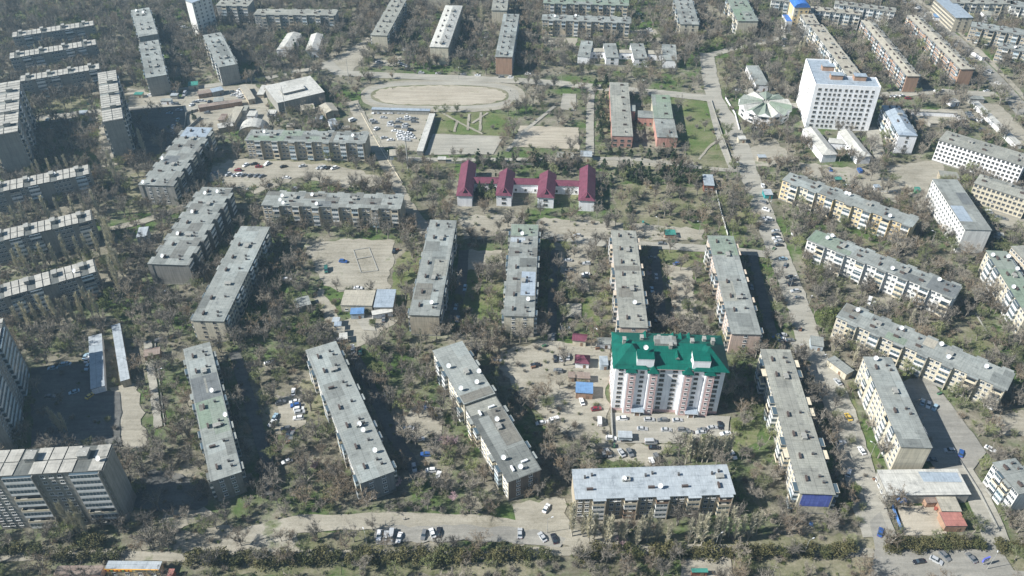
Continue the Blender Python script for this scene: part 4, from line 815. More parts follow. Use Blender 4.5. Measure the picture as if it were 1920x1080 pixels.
shed('green tent-like stall below the tall end-on block', 'green stall', (1716, 357), (1727, 357), (1716, 350), 2.4, plain('green_metal', (.05, .32, .14)), 'teal', 'gable', .8, name='kiosk', cat='kiosk', door=False)
shed('cream stall beside the green tent-like stall', 'cream stall', (1704, 354), (1715, 354), (1703, 345), 2.6, 'cream', 'beige', 'gable', .8, name='kiosk', cat='kiosk')
shed('small round-roofed white hut beside the tall end-on block', 'small white hut', (1872, 443), (1884, 443), (1873, 435), 3, 'plaster', 'pale', 'gable', .8)
# big barrel-roofed hangar
c, ang, L, Wd = frame3((446, 252), (500, 250), (448, 236), 1.0)
root = tag(empty('hangar', c, ang), 'low barrel-roofed dusty hangar behind the green-streaked block', 'hangar'); foot(root, L, Wd); lm(root, 'barrel-roofed hangar', L, Wd)
b = MB(); n = 10
for i in range(n):
    a0, a1 = math.pi*i/n, math.pi*(i+1)/n
    b.poly(((-L/2*math.cos(a0), -Wd/2, .2+6*math.sin(a0)), (-L/2*math.cos(a1), -Wd/2, .2+6*math.sin(a1)), (-L/2*math.cos(a1), Wd/2, .2+6*math.sin(a1)), (-L/2*math.cos(a0), Wd/2, .2+6*math.sin(a0))), RM['pale'])
b.poly([(-L/2*math.cos(math.pi*i/n), -Wd/2+.1, .2+6*math.sin(math.pi*i/n)) for i in range(n+1)], WM['tan']); b.build('roof', root)

for i, (x0, y0, x1, y1, hh, rf_, lb) in enumerate(((495, 168, 507, 158, 3, 'beige', 'small beige hut left of the layered-roof workshop'), (481, 178, 494, 160, 2.6, 'pale', 'narrow pale hut between packed cars and workshop'), (500, 214, 516, 206, 3, 'pale', 'pale hut under the slender mast'), (590, 224, 604, 217, 2.6, 'blue', 'blue-grey hut below the gabled shed'), (575, 232, 588, 225, 2.6, 'brown', 'brown hut by the walled court below the workshop'), (640, 242, 655, 236, 2.6, 'beige', 'beige lean-to by the white van'), (462, 218, 478, 208, 3, 'pale', 'pale square hut in the court'), (452, 208, 462, 198, 3, 'warm', 'warm grey hut near the pointed stack'), (408, 226, 420, 214, 2.6, 'brown', 'brown hut at the court corner'), (536, 238, 552, 231, 2.6, 'beige', 'beige hut behind the hangar'), (300, 190, 320, 185, 2.8, 'grey', 'grey hut beside the lane of parked cars'), (318, 180, 332, 175, 2.8, 'lblue', 'pale blue hut beside the lane of parked cars'), (250, 178, 266, 173, 2.6, 'teal', 'green low roof beside the far lane'), (820, 300, 836, 294, 2.6, 'pale', 'pale hut by the sports courts'), (1800, 225, 1812, 218, 2.6, 'pale', 'pale hut in the avenue yard'), (1745, 232, 1765, 226, 2.6, 'beige', 'beige hut in the avenue yard'), (1385, 262, 1400, 255, 2.8, 'pale', 'pale kiosk at the road bend'), (1422, 296, 1438, 290, 2.8, 'lblue', 'pale blue kiosk beside the dirt lot'), (1640, 352, 1652, 346, 2.4, 'blue', 'blue-grey kiosk on the curling fence lawn'), (1566, 338, 1580, 332, 2.4, 'teal', 'teal hut on the curling fence lawn'))):
    shed(lb, '', (x0, y0), (x1, y0), (x0, y1), hh, ('cream', 'tan', 'plaster', 'grey')[i % 4], rf_, name='hut', cat='hut', mark=False, door=i % 2 == 0)

# ---------------------------------------------------------------- ground, roads, yards
pts = [(-1500, -300), (1500, -300), (1500, 3000), (-1500, 3000)]
b = MB(); b.poly([(x, y, 0) for x, y in pts], M_ground); tag(b.build('ground'), 'scrubby soil and thin grass between the blocks', None, None, 'structure')
_lvl = [0]
def patch(name, m, poly, jit=1.0, clear=1.0, world=False, step=3.0):
    """a sheet on the ground with a worn, uneven outline; clear = share of trees kept away"""
    P = [Vector(p) if world else at(*p) for p in poly]; rnd = random.Random(len(poly)*977+int(P[0].x*10)); out = []
    for i in range(len(P)):
        a, c_ = P[i], P[(i+1) % len(P)]; d = c_-a; n = max(1, int(d.length/step)); nr = Vector((-d.y, d.x, 0)).normalized() if d.length > 0 else Vector((0, 0, 0))
        for k in range(n): out.append(a+d*k/n+nr*rnd.uniform(-jit, jit)*.5)
    _lvl[0] += 1; z = .012+.004*_lvl[0]
    out = [Vector((p.x, p.y, z)) for p in out]; tri = geometry.tessellate_polygon([out]); me = bpy.data.meshes.new(name)
    me.from_pydata([tuple(p) for p in out], [], [t[::-1] for t in tri]); me.materials.append(m)
    o = place(me, name); o['kind'] = 'structure'
    if me.polygons and me.polygons[0].normal.z < 0: me.flip_normals()
    if clear > 0: CLEAR.append(([(p.x, p.y) for p in P], clear, min(p.x for p in P), max(p.x for p in P), min(p.y for p in P), max(p.y for p in P)))
    return o
def road(name, m, line, w, jit=.5, clear=1.0, kerb=False):
    P = [at(*p) for p in line]; Lf = []; Rt = []
    for i, p in enumerate(P):
        d = (P[min(i+1, len(P)-1)]-P[max(i-1, 0)]).normalized(); n = Vector((-d.y, d.x, 0)); Lf.append(p+n*w/2); Rt.append(p-n*w/2)
    return patch(name, m, Lf+Rt[::-1], jit, clear, True)
GRASS = [[(560, 1005), (600, 990), (480, 1000), (440, 1020)], [(640, 300), (760, 318), (780, 345), (690, 345)], [(1010, 350), (1110, 352), (1110, 378), (1010, 372)], [(1140, 400), (1280, 404), (1300, 425), (1150, 420)], [(860, 500), (945, 500), (935, 600), (870, 600)],
 [(1258, 182), (1330, 190), (1366, 318), (1290, 318), (1283, 262), (1272, 250), (1262, 200)], [(818, 212), (905, 208), (972, 222), (957, 256), (812, 250)],
 [(735, 500), (775, 450), (800, 470), (768, 560), (742, 585), (735, 545)], [(790, 150), (960, 158), (952, 164), (700, 150), (715, 145)], [(1015, 100), (1082, 110), (1270, 122), (1280, 140), (1010, 125)],
 [(1340, 110), (1395, 105), (1375, 170), (1345, 165)], [(560, 995), (700, 992), (720, 1035), (565, 1035)], [(1600, 730), (1612, 790), (1650, 870), (1640, 885), (1610, 850), (1590, 760)],
 [(1690, 700), (1740, 700), (1790, 770), (1740, 770), (1715, 740)], [(1790, 600), (1830, 590), (1880, 680), (1850, 700), (1800, 640)], [(1085, 560), (1145, 560), (1145, 600), (1090, 605)],
 [(1225, 460), (1320, 470), (1330, 520), (1230, 530)], [(1335, 380), (1395, 385), (1400, 460), (1350, 440)], [(1370, 790), (1430, 770), (1420, 830), (1375, 850)], [(185, 225), (240, 215), (195, 330), (180, 300)],
 [(230, 330), (290, 320), (330, 400), (250, 400)], [(300, 440), (360, 410), (370, 440), (310, 470)], [(700, 300), (860, 300), (850, 318), (700, 320)], [(240, 960), (330, 960), (320, 1000), (235, 1000)], [(0, 1040), (100, 1045), (100, 1079), (0, 1079)],
 [(420, 1040), (640, 1045), (640, 1079), (420, 1079)], [(640, 1050), (1010, 1050), (1010, 1079), (640, 1079)], [(1160, 1000), (1640, 1005), (1640, 1030), (1160, 1030)], [(1345, 1050), (1630, 1045), (1600, 1090), (1345, 1090)], [(1870, 1030), (1960, 1025), (1960, 1075), (1900, 1068)],
 [(1560, 445), (1600, 440), (1690, 480), (1660, 500)], [(380, 380), (440, 350), (480, 400), (400, 440)], [(560, 720), (600, 700), (625, 790), (590, 830)], [(60, 170), (180, 180), (180, 200), (70, 212)], [(1140, 250), (1140, 160), (1120, 160), (1120, 250)], [(460, 290), (690, 300), (700, 345), (600, 330), (470, 305)],
 [(1660, 1008), (1840, 1010), (1840, 1030), (1660, 1035)], [(1000, 300), (1280, 305), (1280, 320), (1000, 312)], [(1150, 345), (1320, 350), (1320, 400), (1160, 400)], [(1280, 290), (1366, 290), (1366, 318), (1290, 318)],
]
for i, q in enumerate(GRASS): patch('lawn', M_green if i in (5, 12, 13, 15, 16, 17, 18, 6, 7, 2, 4) else M_dryg, q, 2.5, .75 if i in (5, 6, 12) else .25)
DIRT = [
 [(450, 297), (540, 302), (640, 312), (705, 330), (730, 350), (640, 352), (560, 335), (480, 362), (440, 352), (395, 340), (400, 310)], [(690, 213), (806, 213), (782, 286), (700, 274)],
 [(570, 462), (640, 448), (742, 452), (735, 500), (728, 545), (640, 545), (600, 530)], [(600, 540), (640, 600), (700, 590), (742, 600), (700, 640), (660, 660), (640, 640), (590, 560)],
 [(955, 655), (1010, 640), (1145, 642), (1140, 760), (1145, 835), (1110, 835), (1040, 800), (1000, 770), (960, 720), (920, 670)], [(1100, 825), (1150, 832), (1260, 836), (1225, 872), (1180, 868), (1120, 858)],
 [(345, 166), (480, 158), (500, 180), (505, 240), (345, 250), (335, 200)], [(620, 115), (690, 70), (700, 80), (680, 110), (660, 140), (640, 145)], [(710, 110), (755, 105), (740, 125), (690, 125)],
 [(1660, 312), (1760, 302), (1775, 330), (1745, 350), (1735, 400), (1700, 360)], [(735, 790), (800, 755), (835, 770), (820, 830), (760, 820)], [(515, 740), (570, 740), (575, 800), (520, 815)], [(1040, 455), (1105, 460), (1105, 545), (1060, 540)],
 [(1250, 500), (1300, 500), (1310, 600), (1260, 600)], [(960, 945), (1060, 935), (1068, 1020), (960, 1020)], [(330, 1004), (400, 990), (480, 995), (560, 990), (562, 1034), (470, 1040), (330, 1030)],
 [(1010, 410), (1140, 415), (1320, 430), (1320, 452), (1000, 446)], [(860, 405), (980, 405), (960, 440), (870, 450)], [(1700, 960), (1775, 960), (1775, 1000), (1690, 1000)], 
 [(205, 728), (258, 722), (278, 835), (228, 840)], [(180, 205), (190, 225), (185, 300), (240, 300), (230, 225)], [(1850, 780), (1960, 770), (1960, 830), (1870, 810)], [(1120, 300), (1300, 300), (1300, 312), (1120, 312)], [(1370, 290), (1450, 260), (1490, 300), (1450, 310), (1380, 320)],
 [(1500, 305), (1640, 320), (1700, 350), (1680, 380), (1560, 345), (1500, 325)], [(1810, 188), (1870, 195), (1960, 285), (1900, 275)], [(1690, 205), (1800, 205), (1830, 240), (1740, 240)], [(330, 940), (400, 960), (330, 1000), (300, 990)], [(70, 215), (185, 210), (185, 222), (150, 232), (70, 226)],
 [(240, 165), (345, 185), (345, 200), (240, 205)], [(1015, 68), (1082, 72), (1082, 92), (1020, 85)], [(1090, 60), (1230, 55), (1240, 80), (1120, 74)], [(860, 470), (945, 470), (940, 500), (860, 510)], [(1640, 555), (1680, 560), (1660, 590), (1620, 580)],
 [(1860, 390), (1930, 400), (1930, 440), (1860, 420)],
]
for q in DIRT: patch('dirt_yard', M_dirt, q, 3.0, 1.0 if q[0] not in ((955, 655), (1100, 825), (330, 1004), (735, 790), (1040, 455), (1250, 500), (860, 405), (330, 940), (1010, 410), (1500, 305)) else .6)
CLEAR.append(([tuple(at(*q))[:2] for q in ((850, 330), (1120, 336), (1120, 405), (850, 396))], .8, -60, 60, 200, 600)); CLEAR.append(([tuple(at(*q))[:2] for q in ((1075, 92), (1275, 98), (1285, 136), (1075, 126))], .85, -100, 400, 400, 900)); CLEAR.append(([tuple(at(*q))[:2] for q in ((1480, 225), (1650, 225), (1650, 262), (1480, 262))], .8, 100, 500, 200, 700)); CLEAR.append(([tuple(at(*q))[:2] for q in ((1070, 950), (1390, 940), (1390, 975), (1070, 985))], .5, 0, 400, 100, 400))
patch('sports_court', M_conc, [(812, 252), (944, 256), (925, 290), (795, 291)], .6); patch('sports_court', M_sand, [(975, 236), (1085, 240), (1086, 281), (958, 276)], .8)
patch('sports_court', M_conc, [(1055, 176), (1080, 177), (1080, 208), (1050, 206)], .4)
def oval(x0, x1, y0, y1, n=64, pw=2.6):
    o = []
    for i in range(n):
        t = 2*math.pi*i/n; c_, s_ = math.cos(t), math.sin(t); o.append(((x0+x1)/2+(x1-x0)/2*math.copysign(abs(c_)**(2/pw), c_), (y0+y1)/2+(y1-y0)/2*math.copysign(abs(s_)**(2/pw), s_)))
    return o
patch('stadium_surround', M_dirt, oval(676, 985, 150, 211), 1.0); patch('running_track', M_conc, oval(684, 973, 153.5, 205), .3); patch('stadium_verge', M_dryg, oval(695, 954, 160, 199.5), .3); patch('stadium_pitch', M_sand, oval(702, 948, 162, 197.5), 3.0)
road('stadium_road', M_conc, [(610, 116), (636, 137), (700, 141), (800, 145), (960, 151), (1060, 158), (1140, 166), (1250, 176), (1345, 187)], 9, .6)
road('school_road', M_conc, [(1325, 100), (1328, 130), (1340, 187), (1368, 230), (1390, 280), (1402, 320), (1424, 380), (1446, 440), (1468, 500), (1488, 550), (1504, 600), (1520, 660)], 11, .8)
road('side_street', M_conc, [(1328, 105), (1380, 90), (1430, 80), (1490, 62)], 7, .6)
road('cross_street', M_conc, [(1400, 168), (1480, 200), (1640, 180), (1760, 172), (1870, 178)], 8, .8, .9)
road('avenue', M_grey, [(1690, -8), (1740, 32), (1790, 74), (1850, 133), (1900, 188), (1960, 262)], 12, .3)
road('avenue_path', M_dirt, [(1712, -5), (1760, 27), (1820, 80), (1880, 140), (1950, 215)], 4, .5)
road('lane', M_conc, [(380, 206), (300, 200), (190, 208), (70, 222), (0, 236)], 6, .8)
road('lane', M_conc, [(240, 186), (345, 168), (430, 156), (505, 146), (560, 134), (620, 125)], 6, 1.0, .9)
road('lane', M_dirt, [(700, 270), (720, 300), (760, 380), (790, 420), (800, 440)], 7, 1.0)
road('lane', M_dirt, [(660, 190), (690, 250), (720, 300)], 8, 1.0)
road('footpath', M_dirt, [(170, 318), (230, 305), (290, 270)], 3, .6); road('footpath', M_dirt, [(190, 435), (270, 415), (330, 395), (360, 380)], 5, .8)
road('footpath', M_conc, [(700, 296), (820, 300), (1000, 300), (1180, 298), (1340, 318), (1410, 322)], 4, .5, .9)
road('footpath', M_conc, [(1108, 165), (1106, 230), (1106, 285), (1103, 300)], 5, .3); road('footpath', M_conc, [(950, 285), (985, 245), (1040, 200)], 2.5, .3)
road('footpath', M_conc, [(1330, 190), (1345, 250), (1372, 318)], 3.5, .2); road('footpath', M_dirt, [(1365, 250), (1330, 275), (1310, 300)], 1.6, .5)
for ln in ([(828, 212), (870, 235), (905, 252)], [(880, 214), (877, 245)], [(902, 211), (900, 246)], [(857, 226), (852, 248)], [(885, 232), (915, 212)]): road('footpath', M_dirt, ln, 1.6, .5, 0)
road('courtyard_road', M_conc, [(1005, 441), (1140, 458), (1240, 462), (1340, 468), (1440, 478)], 6, .5)
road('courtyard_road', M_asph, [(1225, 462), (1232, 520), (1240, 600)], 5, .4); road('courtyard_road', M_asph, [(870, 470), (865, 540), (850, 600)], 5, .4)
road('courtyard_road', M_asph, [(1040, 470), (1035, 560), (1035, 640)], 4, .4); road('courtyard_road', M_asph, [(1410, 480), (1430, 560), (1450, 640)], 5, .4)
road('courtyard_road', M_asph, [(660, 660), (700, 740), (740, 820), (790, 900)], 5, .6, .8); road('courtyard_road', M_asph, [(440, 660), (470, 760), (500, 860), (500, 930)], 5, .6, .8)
road('courtyard_road', M_conc, [(1505, 640), (1545, 700), (1575, 770), (1600, 850), (1622, 930), (1650, 1010)], 12, .8, .75)
road('park_road', M_dirt, [(440, 1010), (540, 985), (640, 980), (760, 976), (900, 982), (1010, 996), (1080, 1012), (1160, 1015)], 7, 1.0)
patch('parking_strip', M_grey, [(705, 990), (850, 985), (1020, 995), (1060, 1010), (1050, 1025), (870, 1016), (705, 1022)], 1.5)
road('promenade', M_dirt, [(-20, 1046), (200, 1040), (430, 1050), (560, 1040), (900, 1042), (1100, 1032), (1340, 1030), (1640, 1038)], 3.5, .8, .9)
patch('promenade', M_dirt, [(1280, 1046), (1370, 1046), (1375, 1090), (1275, 1090)], .8)
patch('parking_asphalt', M_grey, [(1650, 960), (1668, 1000), (1662, 1030), (1830, 1030), (1850, 1010), (1880, 1040), (1900, 1070), (1960, 1078), (1960, 1100), (1625, 1100), (1640, 1030), (1630, 980)], .5)
patch('parking_asphalt', M_grey, [(1640, 740), (1735, 700), (1790, 770), (1850, 850), (1810, 900), (1760, 895), (1740, 860), (1700, 780)], .8)
road('service_road', M_conc, [(1800, 880), (1830, 925), (1850, 970), (1870, 1020)], 9, .4)
patch('tower_forecourt', M_conc, [(1144, 775), (1368, 782), (1366, 815), (1300, 832), (1148, 832)], .4)
patch('shop_yard', M_sand, [(1680, 948), (1765, 950), (1775, 1003), (1695, 1006)], .4)
patch('side_pavement', M_conc, [(268, 640), (285, 640), (305, 800), (290, 805)], .5)
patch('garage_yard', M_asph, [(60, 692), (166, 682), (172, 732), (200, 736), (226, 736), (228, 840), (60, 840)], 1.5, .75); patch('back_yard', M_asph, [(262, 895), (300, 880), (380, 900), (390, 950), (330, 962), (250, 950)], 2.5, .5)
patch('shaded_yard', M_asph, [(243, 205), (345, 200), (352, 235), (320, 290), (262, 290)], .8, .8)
patch('court_slab', M_conc, [(1058, 570), (1090, 570), (1090, 596), (1058, 596)], .2); patch('paved_square', M_conc, [(696, 592), (700, 596), (705, 622), (680, 620), (668, 603)], .3)
patch('clinic_yard', M_conc, [(1620, 240), (1650, 240), (1660, 300), (1640, 300)], .4, .8)

# ---------------------------------------------------------------- walls, fences, kerbs
def wall_line(label, line, h, t, m, name='boundary_wall', cat='wall', posts=0):
    P = [at(*p) for p in line]; root = tag(empty(name, P[0]), label, cat); o = P[0]; b = MB()
    for a, c_ in zip(P, P[1:]):
        d = (c_-a); n = Vector((-d.y, d.x, 0)).normalized()*t/2; A, B, C_, D = a+n-o, a-n-o, c_-n-o, c_+n-o; i = len(b.v)
        b.v += [tuple(v)[:2]+(z,) for z in (0.06, h) for v in (A, B, C_, D)]; k = b.mi(m)
        for q in ((4, 5, 6, 7), (0, 1, 5, 4), (1, 2, 6, 5), (2, 3, 7, 6), (3, 0, 4, 7)): b.f.append(tuple(i+j for j in q)); b.m.append(k)
    b.build('wall_panel' if not posts else 'rail', root)
    if posts:
        q = MB()
        for a, c_ in zip(P, P[1:]):
            n = max(1, int((c_-a).length/posts))
            for j in range(n+1):
                p = a+(c_-a)*j/n-o; q.box(p.x-.08, p.y-.08, 0, p.x+.08, p.y+.08, h+.15, m)
        q.build('fence_posts', root)['kind'] = 'stuff'
wall_line('rectangular ruin of low foundation walls in the dirt court', [(663, 470), (692, 465), (709, 508), (677, 512), (663, 470)], .45, .4, M_conc2, 'ruined_foundation', 'ruin'); wall_line('cross wall dividing the ruined foundation', [(669, 487), (697, 482)], .6, .4, M_conc2, 'ruined_foundation', 'ruin')
wall_line('low wall between the emerald-roofed tower yard and the dirt lane', [(1146, 768), (1149, 832)], 1.6, .3, M_conc2); wall_line('wall along the service lane beside the corner shop', [(1798, 866), (1835, 925), (1872, 998)], 1.2, .3, M_conc2)
wall_line('concrete fence right of the school lawn by the road', [(1333, 190), (1352, 250), (1376, 318)], 1.4, .15, M_conc2, 'fence', 'fence', 2.5); wall_line('long white fence between lawns below the guard house', [(1342, 360), (1352, 400), (1364, 442)], 1.3, .15, M_white, 'fence', 'fence', 2.5)
wall_line('fence behind the maroon nursery along the footpath', [(782, 305), (850, 307), (1000, 310)], 1.3, .12, M_conc2, 'fence', 'fence', 2.5); wall_line('white stone fence curling past the bushes at upper right', [(1560, 352), (1620, 362), (1680, 360)], .9, .2, M_white, 'fence', 'fence', 3.0)
wall_line('blue banner fence along the shop yard', [(1672, 950), (1688, 992)], 1.6, .12, M_blue, 'fence', 'fence', 2.0); wall_line('straight concrete kerb wall in the garden of the slanting blocks', [(1828, 588), (1858, 635), (1880, 675)], .7, .3, M_conc2); wall_line('yellow-edged lane kerb beside the stadium car park', [(668, 196), (700, 255), (720, 290), (755, 345)], .6, .4, M_cream, 'kerb_wall', 'wall')
wall_line('garden kerb under the tall cream block', [(1578, 735), (1600, 790), (1612, 850)], .5, .3, M_conc2, 'kerb_wall', 'wall'); wall_line('court wall round the narrow shed yard', [(377, 222), (345, 250), (350, 215), (372, 208)], 1.8, .3, M_conc2); wall_line('white picket fence beside the round pavilion', [(1360, 185), (1378, 215), (1386, 245)], 1.3, .3, M_white, 'fence', 'fence', 2.0)
wall_line('dark fence around the nursery lawn at the top', [(1018, 118), (1140, 124), (1270, 131)], 1.2, .12, M_conc2, 'fence', 'fence', 3.0); wall_line('low kerb beside the tan field', [(291, 640), (309, 800)], .5, .3, M_conc2, 'kerb_wall', 'wall')

# ---------------------------------------------------------------- automatic labels by neighbour and order
def side_of(x, y):
    best = None
    for (lx, ly, a, hl, hw, short) in LAND:
        if not short: continue
        c_, s_ = math.cos(a), math.sin(a); dx, dy = x-lx, y-ly; u, v = dx*c_+dy*s_, -dx*s_+dy*c_
        eu, ev = max(abs(u)-hl, 0), max(abs(v)-hw, 0); d = math.hypot(eu, ev)
        if best is None or d < best[0]:
            nx, ny = ((math.copysign(1, u)*c_, math.copysign(1, u)*s_) if abs(u)-hl > abs(v)-hw else (-math.copysign(1, v)*s_, math.copysign(1, v)*c_))
            sd_ = ('behind' if ny > 0 else 'front') if abs(ny) > abs(nx) else ('shade' if nx > 0 else 'sun')
            best = (d, short, sd_)
    return best[1], best[2]
def autolabel(items, noun):
    """items: (object, look, x, y)"""
    G = {}
    for o, look, x, y in items:
        s, sd_ = side_of(x, y); G.setdefault((look, s, sd_), []).append((o, x, y))
    for (look, s, sd_), L_ in G.items():
        ph = {'behind': 'behind', 'front': 'in front of', 'shade': 'shaded side of', 'sun': 'sunlit side of'}[sd_]
        if sd_ in ('behind', 'front'): L_.sort(key=lambda t: px(t[1:])[0]); en = 'sunny end'
        else: L_.sort(key=lambda t: -t[2]); en = 'far end'
        for i, (o, x, y) in enumerate(L_):
            n = i+1; od = f"{n}{'th' if 10 < n % 100 < 14 else {1: 'st', 2: 'nd', 3: 'rd'}.get(n % 10, 'th')}"
            if len(L_) == 1: o['label'] = f'{look} {noun} alone of its kind {ph} {s}'
            elif n == len(L_) and en == 'far end' and False: pass
            else: o['label'] = f'{look} {noun}, {od} from {en}, {ph} {s}'

# ---------------------------------------------------------------- cars
PAINTS = {'white': (0.72, 0.72, 0.72), 'silver': (0.42, 0.43, 0.44), 'grey': (0.16, 0.165, 0.17), 'black': (0.02, 0.02, 0.025), 'maroon': (0.20, 0.02, 0.03), 'blue': (0.03, 0.09, 0.28), 'green': (0.03, 0.12, 0.10), 'pale blue': (0.30, 0.42, 0.50), 'yellow': (0.6, 0.42, 0.08)}
M_lamp = plain('headlamp_glass', (0.7, 0.7, 0.68), .2); M_tail = plain('tail_lamp', (0.35, 0.02, 0.02), .3)
def loft(b, st, m):
    i = len(b.v); k = b.mi(m)
    for (x, z0, z1, w0, w1) in st: b.v += [(x, -w0, z0), (x, w0, z0), (x, w1, z1), (x, -w1, z1)]
    for j in range(len(st)-1):
        a = i+4*j
        for q in ((0, 4, 5, 1), (1, 5, 6, 2), (2, 6, 7, 3), (3, 7, 4, 0)): b.f.append(tuple(a+t for t in q)); b.m.append(k)
    b.f.append((i, i+1, i+2, i+3)); b.m.append(k); e = i+4*(len(st)-1); b.f.append((e+3, e+2, e+1, e)); b.m.append(k)
def car_meshes(kind, col):
    p = paint('car_paint_'+col.replace(' ', '_'), PAINTS[col]); b = MB(); gl = MB()
    if kind == 'van':
        loft(b, [(2.5, .35, .8, .82, .78), (2.35, .3, 1.05, .92, .84), (1.75, .3, 1.25, .95, .86), (1.2, .3, 2.0, .96, .8), (.9, .3, 2.12, .96, .82), (-2.3, .3, 2.12, .96, .82), (-2.5, .35, 2.0, .92, .78)], p)
        gl.poly([(1.74, -.8, 1.3), (1.74, .8, 1.3), (1.22, .74, 1.98), (1.22, -.74, 1.98)], M_glass)
        for s in (-1, 1):
            q = [(.9, s*.905, 1.3), (-2.2, s*.905, 1.3), (-2.2, s*.86, 1.85), (.9, s*.86, 1.85)]; gl.poly(q if s < 0 else q[::-1], M_glass)
        wh = 1.55; hx = 2.45
    else:
        suv = kind == 'suv'; e = .16 if suv else 0; t = 1.72 if suv else 1.43
        loft(b, [(2.2, .38, .62, .72, .68), (2.08, .3, .76+e, .86, .78), (1.5, .28, .86+e, .89, .82), (.95, .28, .93+e, .9, .82), (-1.5, .28, .98+e, .9, .82), (-1.95, .3, .95+e, .88, .8), (-2.18, .4, .84+e, .78, .7)], p)
        rx = -1.55 if suv else -1.05; bx = -1.85 if suv else -1.62
        k0 = .935+e
        F = lambda x, w, z: (x, w, z)
        r = [(.35, -.64, t), (.35, .64, t), (rx, .64, t), (rx, -.64, t)]; q = [(.98, -.78, k0), (.98, .78, k0), (bx, .76, k0+.02), (bx, -.76, k0+.02)]
        b.poly([r[0], r[1], r[2], r[3]], p); b.poly([(x, y, t-.05) for x, y, _ in r][::-1], p)
        for a, c_ in ((0, 1), (1, 2), (2, 3), (3, 0)): gl.poly([q[a], q[c_], r[c_], r[a]], M_glass)
        for s in (-1, 1):
            for x0, x1, xa, xb in ((-.25, -.12, -.25, -.14),): b.poly([(x0, s*.79, k0), (x1, s*.79, k0), (xb, s*.655, t-.02), (xa, s*.655, t-.02)], p)
        wh = 1.35; hx = 2.1
    return b, gl, wh, hx
wb = MB(); wb.tube((0, -.1, 0), (0, .1, 0), .32, .32, M_tyre, 12, True); wb.tube((0, .1, 0), (0, -.1, 0), .32, .32, M_tyre, 12, True); wb.tube((0, -.09, 0), (0, -.115, 0), .18, .18, M_steel, 8, True); wb.tube((0, .09, 0), (0, .115, 0), .18, .18, M_steel, 8, True); WHEEL = wb.data('wheel')
hb = MB(); hb.box(-.05, -.17, -.08, .05, .17, .08, M_lamp); LAMP = hb.data('headlight'); hb = MB(); hb.box(-.05, -.17, -.08, .05, .17, .08, M_tail); TAIL = hb.data('tail_light')
PROTO = {}
def car(kind, col, near):
    k = (kind, col, near)
    if k not in PROTO:
        b, gl, wh, hx = car_meshes(kind, col)
        if near: PROTO[k] = (b.data('body'), gl.data('windows'), wh, hx)
        else:
            o = len(b.v); b.v += gl.v; kk = b.mi(M_glass); b.f += [tuple(o+i for i in f) for f in gl.f]; b.m += [kk]*len(gl.f)
            for sx in (-1, 1):
                for sy in (-.78, .78): b.tube((sx*wh, sy-.1, .32), (sx*wh, sy+.1, .32), .32, .32, M_tyre, 8, True)
            PROTO[k] = (b.data('parked_car'),)
    P = PROTO[k]
    if not near: return place(P[0], 'parked_van' if kind == 'van' else 'parked_car')
    r = empty('parked_van' if kind == 'van' else 'parked_car'); place(P[0], 'body', r); place(P[1], 'windows', r)
    for sx in (-1, 1):
        for sy in (-.8, .8): place(WHEEL, 'wheel', r, (sx*P[2], sy, .32))
    for sy in (-.56, .56): place(LAMP, 'headlight', r, (P[3]+.02, sy, .66)); place(TAIL, 'tail_light', r, (-(P[3]+.04), sy, .78))
    return r
